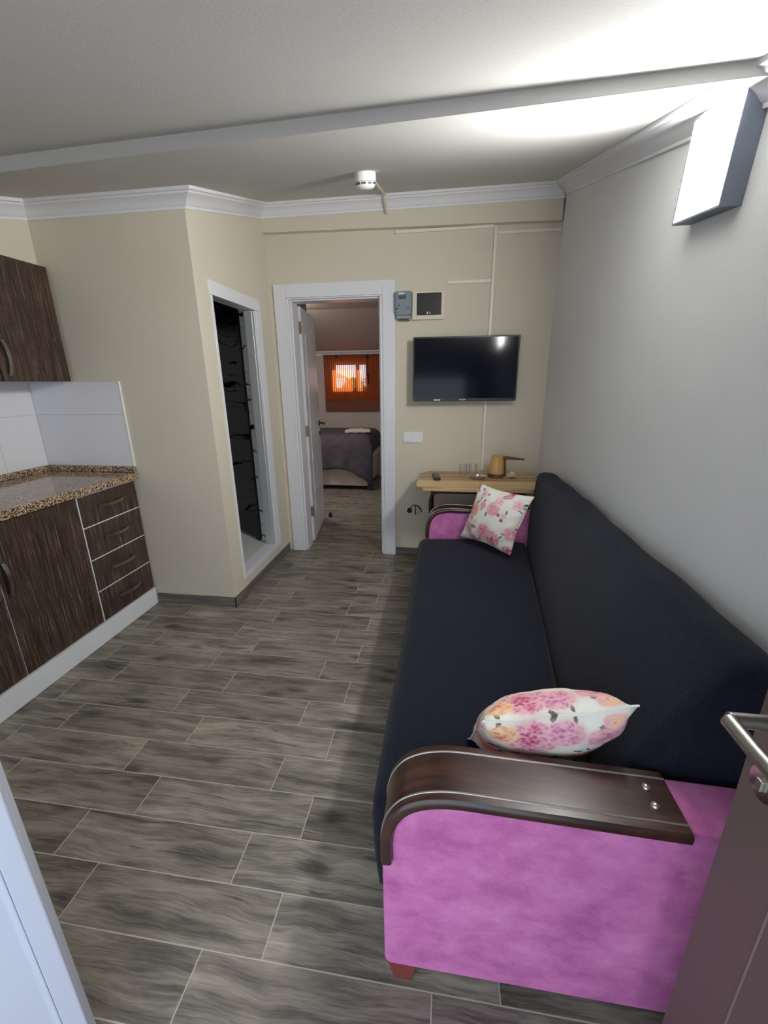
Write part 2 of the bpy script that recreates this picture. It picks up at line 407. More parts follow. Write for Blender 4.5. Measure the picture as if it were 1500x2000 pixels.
# ------------------------------------------------------------------ mesh builder
class B:
    def __init__(self): self.v = []; self.f = []
    def add(self, vs, fs):
        n = len(self.v); self.v += [Vector(q) for q in vs]; self.f += [[i + n for i in f] for f in fs]; return self
    def box(self, x0, x1, y0, y1, z0, z1):
        vs = [(x0, y0, z0), (x1, y0, z0), (x1, y1, z0), (x0, y1, z0), (x0, y0, z1), (x1, y0, z1), (x1, y1, z1), (x0, y1, z1)]
        return self.add(vs, [(0, 3, 2, 1), (4, 5, 6, 7), (0, 1, 5, 4), (1, 2, 6, 5), (2, 3, 7, 6), (3, 0, 4, 7)])
    def obox(self, o, ax, ay, az):
        """box from corner o along three edge vectors"""
        o, ax, ay, az = map(Vector, (o, ax, ay, az))
        vs = [o, o + ax, o + ax + ay, o + ay, o + az, o + ax + az, o + ax + ay + az, o + ay + az]
        fs = [(0, 3, 2, 1), (4, 5, 6, 7), (0, 1, 5, 4), (1, 2, 6, 5), (2, 3, 7, 6), (3, 0, 4, 7)]
        if ax.cross(ay).dot(az) < 0: fs = [f[::-1] for f in fs]
        return self.add(vs, fs)
    def prism(self, poly, e):
        """planar polygon (3d points) extruded by vector e"""
        n = len(poly); e = Vector(e); p = [Vector(q) for q in poly]
        vs = p + [q + e for q in p]
        fs = [list(range(n))[::-1], list(range(n, 2 * n))] + [(i, (i + 1) % n, n + (i + 1) % n, n + i) for i in range(n)]
        return self.add(vs, fs)
    def loft(self, rings, caps=True, closed=True):
        n = len(rings[0]); vs = [q for r in rings for q in r]; fs = []
        for k in range(len(rings) - 1):
            for i in range(n if closed else n - 1):
                j = (i + 1) % n; fs.append((k * n + i, k * n + j, (k + 1) * n + j, (k + 1) * n + i))
        if caps and closed: fs.append(list(range(n))[::-1]); fs.append([(len(rings) - 1) * n + i for i in range(n)])
        return self.add(vs, fs)
    def tube(self, pts, r, seg=10, caps=True):
        pts = [Vector(q) for q in pts]; rings = []; prev = None
        for i, q in enumerate(pts):
            a_ = pts[max(i - 1, 0)]; b_ = pts[min(i + 1, len(pts) - 1)]; t = (b_ - a_).normalized()
            if prev is None:
                u = t.cross(Vector((0, 0, 1)))
                if u.length < 1e-3: u = t.cross(Vector((1, 0, 0)))
            else: u = prev - t * prev.dot(t)
            u.normalize(); prev = u; w = t.cross(u)
            rr = r[i] if isinstance(r, (list, tuple)) else r
            if 0 < i < len(pts) - 1:
                d1 = (q - a_).normalized(); d2 = (b_ - q).normalized(); k = max(0.4, math.cos(d1.angle(d2, 0) / 2))
            else: k = 1
            rings.append([q + (u * math.cos(2 * math.pi * s / seg) + w * math.sin(2 * math.pi * s / seg)) * rr for s in range(seg)])
        return self.loft(rings, caps)
    def lathe(self, o, prof, seg=28, caps=True):
        o = Vector(o)
        rings = [[o + Vector((r * math.cos(2 * math.pi * s / seg), r * math.sin(2 * math.pi * s / seg), z)) for s in range(seg)] for r, z in prof]
        return self.loft(rings, caps)
    def xform(self, mat): self.v = [mat @ q for q in self.v]; return self
    def build(self, name, mat, parent=None, bevel=0.0, smooth=False, seg=2, subsurf=0, kind=None, angle=40, local=None):
        me = bpy.data.meshes.new(name)
        off = Vector((0, 0, 0))
        if parent is not None:
            q = parent
            while q is not None: off += Vector(q.location); q = q.parent
        if local is not None: off = Vector(local)
        me.from_pydata([tuple(q - off) for q in self.v], [], self.f); me.update()
        bm = bmesh.new(); bm.from_mesh(me); bmesh.ops.recalc_face_normals(bm, faces=bm.faces[:]); bm.to_mesh(me); bm.free()
        o = bpy.data.objects.new(name, me); COL.objects.link(o)
        if mat: me.materials.append(M[mat])
        if parent is not None: o.parent = parent
        elif local is not None: o.location = off
        if bevel > 0:
            b = o.modifiers.new('bevel', 'BEVEL'); b.width = bevel; b.segments = seg; b.limit_method = 'ANGLE'; b.angle_limit = math.radians(35); b.harden_normals = True
            smooth = True
        if subsurf:
            s = o.modifiers.new('sub', 'SUBSURF'); s.levels = subsurf; s.render_levels = subsurf
        if smooth:
            me.polygons.foreach_set('use_smooth', [True] * len(me.polygons))
            if not subsurf: me.set_sharp_from_angle(angle=math.radians(angle))
        if kind: o['kind'] = kind
        return o
def tag(o, label=None, cat=None, group=None, kind=None):
    if label: o['label'] = label
    if cat: o['category'] = cat
    if group: o['group'] = group
    if kind: o['kind'] = kind
    return o
def thing(name, loc, label, cat, group=None, kind=None):
    o = bpy.data.objects.new(name, None); COL.objects.link(o); o.location = loc; o.empty_display_size = 0.05
    return tag(o, label, cat, group, kind)
def struct(name, b, mat, label, cat, **kw):
    o = b.build(name, mat, **kw); return tag(o, label, cat, None, 'structure')
def arc(cx, cy, r, a0, a1, n): return [(cx + r * math.cos(a0 + (a1 - a0) * i / n), cy + r * math.sin(a0 + (a1 - a0) * i / n)) for i in range(n + 1)]

# ================================================================== THE SETTING
struct('floor', B().box(-2.7, 1.2, FY - 0.1, 6.7, -0.12, 0.0), 'floor', 'grey brown wood look tiles laid in staggered rows through both rooms', 'floor')
struct('floor_terrace', B().box(-5, 5, -5.0, FY - 0.1, -0.16, -0.04), 'outdoor_stone', 'pale stone terrace outside the entrance', 'floor')

def slab(x0, x1, y0, y1, zf, th=0.12):
    return B().loft([[(x0, y0, zf(y0)), (x1, y0, zf(y0)), (x1, y0, zf(y0) + th), (x0, y0, zf(y0) + th)],
                     [(x0, y1, zf(y1)), (x1, y1, zf(y1)), (x1, y1, zf(y1) + th), (x0, y1, zf(y1) + th)]])
struct('ceiling', slab(-2.7, 0.95, FY - 0.12, D + 0.19, ceil_z), 'ceiling_paint', 'off-white plaster ceiling sloping down towards the viewer', 'ceiling')

def wall_prism(poly_yz, x0, x1):   # wall in a plane x = const
    return B().prism([(x0, y, z) for y, z in poly_yz], (x1 - x0, 0, 0))
up = 0.05
struct('wall_right', wall_prism([(FY - .12, 0), (D, 0), (D, ceil_z(D) + up), (FY - .12, ceil_z(FY - .12) + up)], R, R + 0.15), 'grey_paint', 'plain pale grey wall behind the sofa', 'wall')
# wall with the television, door opening x -1.205..-0.48, z < 2.02
b = B(); b.box(-0.48, R + 0.15, D, D + 0.19, 0, 2.75); b.box(-1.5, -1.205, D, D + 0.19, 0, 2.75); b.box(-1.205, -0.48, D, D + 0.19, 2.02, 2.75)
struct('wall_back', b, 'cream_paint', 'cream wall carrying the television and the bedroom doorway', 'wall')
struct('wall_kitchen', wall_prism([(FY, 0), (PY, 0), (PY, ceil_z(PY) + up), (FY, ceil_z(FY) + up)], KL - 0.12, KL), 'cream_paint', 'cream wall behind the kitchen units', 'wall')
struct('wall_kitchen_boxing', wall_prism([(FY, 2.04), (PY, 2.04), (PY, ceil_z(PY) + up), (FY, ceil_z(FY) + up - .3 if False else ceil_z(FY) + up), (FY, 2.04)][:4] if False else [(1.35, 2.04), (PY, 2.04), (PY, ceil_z(PY) + up), (1.35, ceil_z(1.35) + up)], KL, BK), 'cream_paint', 'cream boxed-out wall above the kitchen wall cabinets', 'wall')
b = B(); b.prism([(KL - .12, PY, 0), (PX, PY, 0), (PX, PY, ceil_z(PY) + up), (KL - .12, PY, ceil_z(PY) + up)], (0, 0.10, 0))
struct('wall_bathroom_front', b, 'cream_paint', 'cream wall beside the kitchen drawers', 'wall')
# bathroom side wall with opening y 2.457..3.04 , z .165..1.904
def side_piece(b_, y0, y1, z0, z1a, z1b): b_.prism([(PX, y0, z0), (PX, y1, z0), (PX, y1, z1b), (PX, y0, z1a)], (-0.09, 0, 0))
b = B(); top = lambda y: ceil_z(y) + up
side_piece(b, PY + 0.1, 2.445, 0, top(PY + .1), top(2.445)); side_piece(b, 3.06, D, 0, top(3.06), top(D)); side_piece(b, 2.445, 3.06, 0, 0.135, 0.135); side_piece(b, 2.445, 3.06, 1.93, top(2.445), top(3.06))
struct('wall_bathroom_side', b, 'cream_paint', 'cream wall with the raised bathroom doorway', 'wall')
# entrance wall behind the camera, opening widened and window gap added to let daylight in
b = B(); b.box(-2.7, -1.45, FY - .12, FY, 0, 0.95); b.box(-2.7, -2.42, FY - .12, FY, 0.95, 1.75); b.box(-1.52, -1.45, FY - .12, FY, 0.95, 1.75); b.box(0.60, R + .15, FY - .12, FY, 0, 1.75)
struct('wall_front', b, 'cream_paint', 'cream wall either side of the entrance opening', 'wall')

# dropped box along the top of the television wall
b = B(); b.prism([(PX, D - .05, 2.436), (R - .012, D - .05, 2.402), (R - .012, D - .05, ceil_z(D) + .03), (PX, D - .05, ceil_z(D) + .03)], (0, 0.0495, 0))
struct('trim_1', b, 'cream_paint', 'shallow cream boxing under the cornice of the television wall', 'trim')
# ceiling beam
def beam_y(x): return 1.28 - 0.0786 * x
rings = []
for x in (-2.6, -1.4, -0.4, 0.3, 0.66):
    y0 = beam_y(x); d = 0.030 + 0.012 * (0.56 - x) / 1.96; z0 = ceil_z(y0); zb = z0 - d
    k = min(1.0, max(0.30, 0.3 + 0.7 * (x + 1.4) / 1.9)); y1 = y0 + k * d / 0.27
    rings.append([(x, y0, zb), (x, y1, ceil_z(y1) - .0005), (x, y1, ceil_z(y1) + .03), (x, y0, z0 + .03)])
struct('trim_2', B().loft(rings), 'ceiling_paint', 'shallow plaster beam crossing the ceiling', 'trim', bevel=0.004)

# cornice
CP = [(0.0, -0.088), (0.012, -0.088), (0.014, -0.076), (0.022, -0.070), (0.034, -0.052), (0.052, -0.036), (0.070, -0.026), (0.074, -0.018), (0.086, -0.014), (0.088, 0.012), (0.0, 0.012)]
path = [Vector(q) for q in [(BK, 1.35), (BK, PY), (PX, PY), (PX, D - .05), (R, D - .05), (R, FY)]]
def nrm(a_, b_): d = (b_ - a_).normalized(); return Vector((d.y, -d.x))
CL = ['cornice above the kitchen wall cabinets', 'cornice on the wall beside the kitchen drawers', 'cornice above the bathroom doorway', 'cornice above the television', 'cornice running along the grey right wall']
for i in range(len(path) - 1):
    n0 = nrm(path[i], path[i + 1]); ends = []
    for j, k in ((i, i - 1), (i + 1, i + 1)):
        if 0 <= k < len(path) - 1:
            n1 = nrm(path[k], path[k + 1]); m_ = (n0 + n1) / (1 + n0.dot(n1))
        else: m_ = n0
        ends.append((path[j], m_))
    rg = []
    for q, m_ in ends:
        r_ = []
        for o_, dz in CP:
            w_ = q + m_ * o_
            sc_ = 0.80 if i == 4 else 1.0
            r_.append((w_.x, w_.y, ceil_z(w_.y) + dz * (sc_ if dz < 0 else 1)))
        rg.append(r_)
    struct('trim_%d' % (3 + i), B().loft(rg), 'rough_crown', 'white moulded ' + CL[i], 'cornice', smooth=True, angle=25)

# skirting
struct('baseboard_front', B().box(-1.885, PX + .008, PY - .009, PY - .001, 0, 0.072), 'skirting', 'grey tile skirting beside the kitchen drawers', 'skirting')
struct('baseboard_side', B().box(PX + .001, PX + .009, PY - .009, D - .02, 0, 0.072), 'skirting', 'grey tile skirting below the bathroom doorway', 'skirting')
struct('baseboard_back', B().box(-0.385, R - .002, D - .009, D - .001, 0, 0.066), 'skirting', 'grey tile skirting below the television wall', 'skirting')

# splashback tiles
struct('wall_splashback_side', B().box(KL + .009, -1.887, PY - .009, PY - .0005, 0.94, 1.437), 'wall_tile', 'white tiled splashback beside the wall cabinet', 'splashback', bevel=0.001)
struct('trim_8', B().box(-1.887, -1.879, PY - .011, PY - .0005, 0.94, 1.439), 'white_plastic', 'white edging strip of the tiled splashback', 'trim')
struct('wall_splashback_rear', B().box(KL + .0005, KL + .009, 0.4, PY - .010, 0.94, 1.437), 'wall_tile', 'white tiled splashback above the worktop', 'splashback')

# ---- bedroom door frame
def frame_u(x0, x1, zt, w, y0, y1):
    b_ = B(); b_.box(x0 - w, x0, y0, y1, 0, zt + w); b_.box(x1, x1 + w, y0, y1, 0, zt + w); b_.box(x0, x1, y0, y1, zt, zt + w); return b_
struct('trim_9', frame_u(-1.205, -0.48, 2.02, 0.092, D - .016, D - .0005), 'white_gloss_paint', 'white flat architrave around the bedroom doorway', 'door frame', bevel=0.003)
b = B(); b.box(-1.2045, -1.185, D - .010, D + .185, 0, 2.010); b.box(-0.50, -0.4805, D - .010, D + .185, 0, 2.010); b.box(-1.2045, -0.4805, D - .010, D + .185, 2.010, 2.0195)
b.box(-1.185, -1.172, D + .02, D + .14, 0, 2.000); b.box(-0.512, -0.50, D + .02, D + .14, 0, 2.000); b.box(-1.185, -0.50, D + .02, D + .14, 2.000, 2.010)
struct('trim_10', b, 'white_gloss_paint', 'white lining of the bedroom doorway', 'door lining', bevel=0.002)

# ---- bedroom door leaf, opened into the bedroom
hx, hy = -1.168, D + .20
dvec = Vector((-0.105, 0.72, 0)).normalized(); nvec = Vector((dvec.y, -dvec.x, 0)); W = 0.70
b = B(); b.obox((hx, hy, 0.012), dvec * W, -nvec * 0.038, (0, 0, 1.985))
door = struct('door_1', b, 'white_gloss_paint', 'white bedroom door leaf standing open into the bedroom', 'door', bevel=0.003, local=(hx, hy, 0))
def on_leaf(s, t, z): return Vector((hx, hy, 0)) + dvec * s + nvec * t + Vector((0, 0, z))
gb = B()
for z in (0.45, 0.87, 1.29, 1.60): gb.obox(on_leaf(0.14, 0.0002, z), dvec * 0.46, nvec * 0.003, (0, 0, 0.008))
gb.obox(on_leaf(0.14, 0.0002, 0.25), dvec * 0.006, nvec * 0.003, (0, 0, 1.55))
o = gb.build('door_moulding', 'white_plastic', door)
for z in (0.30, 1.02, 1.84):
    hb = B(); hb.obox(on_leaf(-0.004, 0.0005, z - .045), dvec * 0.026 * 0 - nvec * 0.03, -dvec * 0.004, (0, 0, 0.09)); hb.tube([on_leaf(-0.004, 0.004, z - .045), on_leaf(-0.004, 0.004, z + .045)], 0.006)
    hb.build('hinge', 'brass_hinge', door, smooth=True)
hb = B(); hb.tube([on_leaf(W - .055, 0.001, 1.03), on_leaf(W - .055, 0.010, 1.03)], 0.026, 18); hb.tube([on_leaf(W - .055, 0.008, 1.03), on_leaf(W - .055, 0.052, 1.03), on_leaf(W - .075, 0.058, 1.03), on_leaf(W - .17, 0.058, 1.03)], 0.009)
tag(hb.build('door_handle', 'black_metal', door, smooth=True), 'black lever handle')
hb = B(); hb.tube([on_leaf(W - .055, 0.001, 0.93), on_leaf(W - .055, 0.010, 0.93)], 0.024, 18)
tag(hb.build('keyhole_plate', 'black_metal', door, smooth=True), 'black keyhole plate')

# ---- bathroom doorway frame and smoked glass leaf
b = B(); y0, y1, z0, z1 = 2.445, 3.06, 0.135, 1.93
b.box(PX - .09, PX + .006, y0, y0 + .02, z0 + .031, z1 - .0305); b.box(PX - .09, PX + .006, y1 - .035, y1 + .052, z0 + .031, z1 - .0305); b.box(PX - .09, PX + .006, y0 - .01, y1 + .052, z1 - .03, z1 + .045)
b.box(PX - .09, PX + .010, y0, y1 + .052, z0, z0 + .030)
struct('trim_11', b, 'white_gloss_paint', 'white frame and sill of the raised bathroom doorway', 'door frame', bevel=0.003)
b = B(); b.box(PX - .075, PX - .02, y1 - .050, y1 - .0362, z0 + .032, z1 - .032); b.box(PX - .05, PX - .005, y1 - .042, y1 - .0362, z0 + .032, z1 - .032)
struct('trim_12', b, 'aluminium', 'grey aluminium channel on the right side of the bathroom doorway', 'door frame', bevel=0.002)
struct('floor_bathroom', B().box(-2.49, PX - .0905, PY + .1005, 4.1, 0.0, 0.160), 'pale_floor_tile', 'pale tiled raised bathroom floor', 'floor')
b = B(); b.box(-2.49, -2.46, PY + .101, 4.1, .161, 2.3); b.box(-2.458, -1.43, 4.07, 4.1, .161, 2.3); b.box(-2.458, -1.43, PY + .101, PY + .115, .161, 2.3)
b.box(-1.488, -1.43, 3.092, 4.068, .161, 2.3); 
struct('wall_bathroom_tiles', b, 'veined_marble_tile', 'white bathroom tiles with black veins', 'wall')
struct('ceiling_bathroom', B().box(-2.49, -1.43, PY + .1005, 4.1, 2.301, 2.36), 'ceiling_paint', 'bathroom ceiling', 'ceiling')
gd = Vector((-0.313, 0.22, 0)).normalized(); gp = Vector((-1.492, 3.075, 0.185))
door2 = thing('door_2', (-1.492, 3.075, 0.161), 'dark smoked glass leaf inside the bathroom doorway', 'glass door', kind='structure')
B().obox(gp, gd * 0.68, Vector((0.22, 0.313, 0)).normalized() * 0.008, (0, 0, 2.0)).build('glass_leaf', 'smoked_glass', door2)
b = B(); b.obox(gp - gd * .004, gd * 0.014, Vector((0.22, 0.313, 0)).normalized() * 0.012, (0, 0, 2.0)); b.obox(gp + gd * .02 - Vector((0, 0, .024)), gd * .06, Vector((0.22, 0.313, 0)).normalized() * .012, (0, 0, .024)); b.obox(gp + gd * .6 - Vector((0, 0, .024)), gd * .06, Vector((0.22, 0.313, 0)).normalized() * .012, (0, 0, .024))
b.build('edge_strip', 'black_plastic', door2)

# ---- bedroom shell
BY = 6.45
def bed_ceil(y): return 2.20 if y < 5.02 else 2.20 - 0.25 * (y - 5.02)
b = B(); b.loft([[(-2.7, y, bed_ceil(y)), (1.2, y, bed_ceil(y)), (1.2, y, bed_ceil(y) + .1), (-2.7, y, bed_ceil(y) + .1)] for y in (D + .191, 5.02, BY + .15)])
struct('ceiling_bedroom', b, 'bedroom_paint', 'bedroom ceiling sloping down to the window', 'ceiling')
wx0, wx1, wz0, wz1 = -1.71, -1.175, 1.30, 1.70
b = B(); b.box(-2.7, wx0, BY, BY + .15, 0, 2.1); b.box(wx1, 1.2, BY, BY + .15, 0, 2.1); b.box(wx0, wx1, BY, BY + .15, 0, wz0); b.box(wx0, wx1, BY, BY + .15, wz1, 2.1)
struct('wall_bedroom_window', b, 'bedroom_paint', 'bedroom end wall with the small window', 'wall')
struct('wall_bedroom_right', B().box(1.1, 1.2, D + .19, BY, 0, 2.4), 'bedroom_paint', 'bedroom wall on the right', 'wall')
struct('wall_bedroom_left', B().box(-2.7, -2.6, 4.2, BY, 0, 2.4), 'bedroom_paint', 'bedroom wall on the left', 'wall')
b = B(); b.box(-1.428, -1.32, D + .191, 4.15, 0, 2.4); b.box(-2.6, -1.428, 4.102, 4.2, 0, 2.4); 
struct('wall_bedroom_bathroom', b, 'bedroom_paint', 'bedroom wall backing on to the bathroom', 'wall')
rg = [[(x, BY, 1.80), (x, BY - .012, 1.80), (x, BY - .014, 1.82), (x, BY - .05, bed_ceil(BY - .05) - .012), (x, BY - .06, bed_ceil(BY - .06) + .004), (x, BY, bed_ceil(BY - .06) + .004)] for x in (-2.6, 1.1)]
struct('trim_13', B().loft(rg), 'rough_crown', 'white cornice above the bedroom window', 'cornice')
win = thing('window_1', (-1.44, BY + .08, wz0), 'small white bedroom window behind the bamboo blind', 'window', kind='structure')
b = B(); f = .035
b.box(wx0, wx1, BY + .06, BY + .11, wz0, wz0 + f); b.box(wx0, wx1, BY + .06, BY + .11, wz1 - f, wz1); b.box(wx0, wx0 + f, BY + .06, BY + .11, wz0 + f, wz1 - f); b.box(wx1 - f, wx1, BY + .06, BY + .11, wz0 + f, wz1 - f); b.box(-1.36, -1.305, BY + .06, BY + .11, wz0 + f, wz1 - f)
b.build('window_frame', 'white_plastic', win)
B().box(wx0 + f, -1.36, BY + .083, BY + .087, wz0 + f, wz1 - f).build('pane', 'clear_pane', win)
B().box(-1.305, wx1 - f, BY + .083, BY + .087, wz0 + f, wz1 - f).build('pane', 'clear_pane', win)

# ---- white door leaf at the lower left
e0 = Vector((-0.72, 0.4326, 0)); ed = Vector((-0.80, -0.60, 0)); en = Vector((0.60, -0.80, 0))
d4 = thing('door_3', (e0.x, e0.y, 0), 'white panelled door leaf ajar at the lower left corner', 'door', kind='structure')
b = B(); Lw, Lh = 0.74, 1.58
def leafpt(s, t, z): return e0 + ed * s + en * t + Vector((0, 0, z))
b.obox(leafpt(0, -0.036, 0.015), ed * Lw, en * 0.026, (0, 0, Lh))
rail = 0.036
b.obox(leafpt(0, -0.010, 0.015), ed * rail, en * 0.010, (0, 0, Lh)); b.obox(leafpt(Lw - rail, -0.010, 0.015), ed * rail, en * 0.010, (0, 0, Lh))
b.obox(leafpt(rail, -0.010, 0.015), ed * (Lw - 2 * rail), en * 0.010, (0, 0, 0.08)); b.obox(leafpt(rail, -0.010, Lh - .065), ed * (Lw - 2 * rail), en * 0.010, (0, 0, 0.08))
b.build('leaf', 'door_white', d4, bevel=0.003, seg=3)
b = B(); b.prism([leafpt(rail + .0015, -.0098, .1), leafpt(rail + .0015, -.0035, .1), leafpt(rail + .004, -.0030, .1), leafpt(rail + .016, -.0098, .1)], (0, 0, Lh - .17))
b.build('glazing_bead', 'door_white', d4, bevel=0.001)

# ---- brown entrance door at the right, opened against the sofa
dx, dy = 0.445, 0.541
d5 = thing('door_4', (dx, dy, 0), 'brown entrance door standing open at the lower right edge', 'door', kind='structure')
b = B(); b.box(dx, dx + .042, -0.28, dy, 0.012, 1.66); b.build('leaf', 'brown_door', d5, bevel=0.002)
b = B(); yg = dx * 0.672 / 0.682
for y_ in (yg, yg - .09): b.box(dx - .0012, dx + .0005, y_ - .0012, y_ + .0012, .12, 0.86)
b.build('groove_line', 'groove', d5)
hz = 1.0
tip = Vector((0.372, 0.492, hz))
b = B(); b.tube([tip, (dx - .008, 0.492, hz)], 0.0098, 20); b.tube([tip + Vector((0, .0098, 0)) * 0, tip + Vector((0, -.05, 0)), tip + Vector((0.004, -.125, 0))], 0.0098, 20)
b.build('door_handle', 'steel', d5, smooth=True, bevel=0.002)
b = B(); b.tube([(dx - .009, 0.492, hz), (dx - .0005, 0.492, hz)], 0.027, 28); b.build('handle_rose', 'steel', d5, smooth=True)
b = B(); b.tube([(dx - .011, 0.492, 0.900), (dx - .0005, 0.492, 0.900)], [0.023, 0.027], 28); b.build('keyhole_rose', 'chrome', d5, smooth=True)
b = B(); b.box(dx - .016, dx - .011, 0.487, 0.497, .892, .908); b.build('lock_cylinder', 'steel', d5, bevel=.001)

# ================================================================== KITCHEN
KF = -1.915      # door face plane
def pull(b_, p0, p1, out, r=.0055):
    p0, p1, out = Vector(p0), Vector(p1), Vector(out); pts = []
    n = 10
    for i in range(n + 1):
        t = i / n; pts.append(p0.lerp(p1, t) + out * (0.35 + 0.65 * math.sin(math.pi * t)))
    rings = []; w_ = Vector((0, 0, 1)) if abs((p1 - p0).normalized().z) < .5 else Vector((0, 1, 0)); o_ = out.normalized()
    for q in pts: rings.append([q + w_ * .0085 + o_ * .003, q + w_ * .0085 - o_ * .003, q - w_ * .0085 - o_ * .003, q - w_ * .0085 + o_ * .003])
    b_.loft(rings)
    for q in (p0, p1): b_.obox(q - w_ * .0085 - (p1 - p0).normalized() * .006, w_ * .017, (p1 - p0).normalized() * .012, out * .40)
    return b_
def base_cab(y0, y1, label, hinge=None, drawers=None):
    t = thing('base_cabinet', ((KL + KF) / 2, (y0 + y1) / 2, 0), label, 'kitchen cabinet', 'base cabinets under the granite worktop')
    B().box(KL + .005, KF - .0045, y0 + .001, y1 - .001, 0.118, 0.861).build('carcass', 'white_laminate', t)
    eb = B(); eb.box(KF - .0044, KF + .0105, y0 + .0012, y0 + (.0072 if drawers else .0026), .119, .8545)
    if drawers:
        for za, zb in drawers[1:] + [(.853, .86)]: eb.box(KF - .0044, KF + .0105, y0 + .0060, y1 - .003, za - .0030, za + .0030)
    eb.build('edge_banding', 'white_laminate', t)
    if drawers:
        for za, zb in drawers:
            d_ = B().box(KF - .004, KF + .012, y0 + .0075, y1 - .003, za + .0035, zb - .0035).build('drawer', 'zebrano', t, bevel=.001)
            zm = (za + zb) / 2 + .005; pull(B(), (KF + .012, (y0 + y1) / 2 - .085, zm), (KF + .012, (y0 + y1) / 2 + .085, zm), (.028, 0, 0)).build('handle', 'dull_pewter', d_, bevel=.0012)
    else:
        d_ = B().box(KF - .004, KF + .012, y0 + .003, y1 - .003, 0.122, 0.855).build('door', 'zebrano', t, bevel=.001)
        yh = y0 + .028 if hinge == 'far' else y1 - .028
        pull(B(), (KF + .012, yh, .53), (KF + .012, yh, .68), (.028, 0, 0)).build('handle', 'dull_pewter', d_, bevel=.0012)
    return t
base_cab(1.858, 2.292, 'dark striped base unit of four drawers beside the cream wall', drawers=[(.118, .303), (.303, .492), (.492, .680), (.680, .853)])
base_cab(1.393, 1.857, 'dark striped base unit with one door next to the drawers', 'far')
base_cab(0.90, 1.392, 'dark striped base unit with one door at the left picture edge', 'near')
tag(B().box(KF - .020, KF + .020, 0.45, 2.289, 0.002, 0.116).build('toe_kick', 'white_laminate', bevel=.001), 'white plinth board along the floor below the base units', 'plinth')
wt = thing('worktop', ((KL + KF) / 2, 1.4, .862), 'speckled brown granite worktop with low upstand on the base units', 'worktop')
B().box(KL + .012, -1.872, 0.45, PY - .012, .864, .905).build('slab', 'granite', wt, bevel=.003)
B().box(KL + .0095, KL + .028, 0.45, PY - .030, .906, .940).build('upstand', 'granite', wt, bevel=.002)
B().box(KL + .010, -1.874, PY - .029, PY - .0105, .906, .940).build('upstand', 'granite', wt, bevel=.002)

def wall_cab(y0, y1, label):
    x1 = -2.17
    t = thing('wall_cabinet', ((KL + x1) / 2, (y0 + y1) / 2, 1.437), label, 'kitchen cabinet', 'wall cabinets above the worktop')
    B().box(KL + .010, x1 - .020, y0 + .001, y1 - .001, 1.438, 2.032).build('carcass', 'white_laminate', t)
    d_ = B().box(x1 - .018, x1, y0 + .003, y1 - .003, 1.440, 2.030).build('door', 'zebrano', t, bevel=.001)
    pull(B(), (x1, y0 + .040, 1.475), (x1, y0 + .040, 1.630), (.028, 0, 0)).build('handle', 'dull_pewter', d_, bevel=.0012)
wall_cab(1.877, 2.275, 'dark striped wall cabinet nearest the cream wall')
wall_cab(1.45, 1.876, 'dark striped wall cabinet at the left picture edge')

# ================================================================== SOFA
sofa = thing('sofa_bed', (0.28, 1.68, 0), 'long sofa with navy stretch cover and purple velvet arms', 'sofa')
SY0, SY1, SEATZ = 0.772, 2.60, 0.43
def seam_x(y): return 0.285 + 0.0965 * y
def rnd_sections(y0, y1, prof, n=18, r=0.035, jitter=None):
    """extrude a closed x,z profile along y with rounded-in ends"""
    rings = []
    ys = [y0 + r * (1 - math.cos(t)) for t in [i * math.pi / 2 / 4 for i in range(5)]] + [y0 + r + (y1 - y0 - 2 * r) * i / n for i in range(1, n)] + [y1 - r * (1 - math.sin(t)) for t in [i * math.pi / 2 / 4 for i in range(5)]]
    for y in ys:
        k = min(1.0, max(0.0, min(y - y0, y1 - y) / r)); ins = r * (1 - math.sqrt(max(0, 1 - (1 - k) ** 2)))
        p_ = prof(y); cx = sum(q[0] for q in p_) / len(p_); cz = sum(q[1] for q in p_) / len(p_); out = []
        for x, z in p_:
            dx_, dz_ = x - cx, z - cz; L_ = math.hypot(dx_, dz_); s_ = max(0, (L_ - ins)) / L_
            out.append((cx + dx_ * s_, y, cz + dz_ * s_))
        rings.append(out)
    return rings
def seat_prof(y):
    sx = seam_x(y); sag = .006 * math.sin(3.1 * y) + .003 * math.sin(9 * y)
    edge = -0.152 + .004 * math.sin(5 * y)
    return ([(edge + .035, .085), (edge + .012, .10), (edge + .002, .20), (edge - .003, .33)] +
            [(edge + .045 - .045 * math.cos(t), SEATZ - .048 + .048 * math.sin(t)) for t in [i * math.pi / 2 / 5 for i in range(1, 6)]] +
            [(edge + .045 + (sx - edge - .045) * i / 6, SEATZ + sag * math.sin(math.pi * i / 6) + .010 * math.sin(math.pi * i / 6)) for i in range(1, 6)] +
            [(sx - .018, SEATZ - .002), (sx + .004, SEATZ - .030), (sx + .010, .25), (sx, .085)])
B().loft(rnd_sections(SY0, SY1, seat_prof, 24, .03)).build('seat', 'navy', sofa, smooth=True, angle=60)
def back_prof(y):
    sx = seam_x(y); w = .004 * math.sin(7 * y) + .003 * math.sin(17 * y)
    fx = lambda t: sx + .008 + (0.560 - sx) * (t ** 1.25)
    fr = [(fx(t) - .012 * math.sin(math.pi * t), SEATZ - .035 + t * (.862 + w - SEATZ + .035)) for t in [i / 10 for i in range(11)]]
    return [(0.700, .12), (sx + .012, .12), (sx + .012, .30)] + fr + [(.575, .876 + w), (.605, .885 + w), (.650, .882 + w), (.680, .868 + w), (.699, .84 + w), (.704, .78)]
B().loft(rnd_sections(SY0 + .004, SY1 + .04, back_prof, 26, .035)).build('backrest', 'navy', sofa, smooth=True, angle=60)

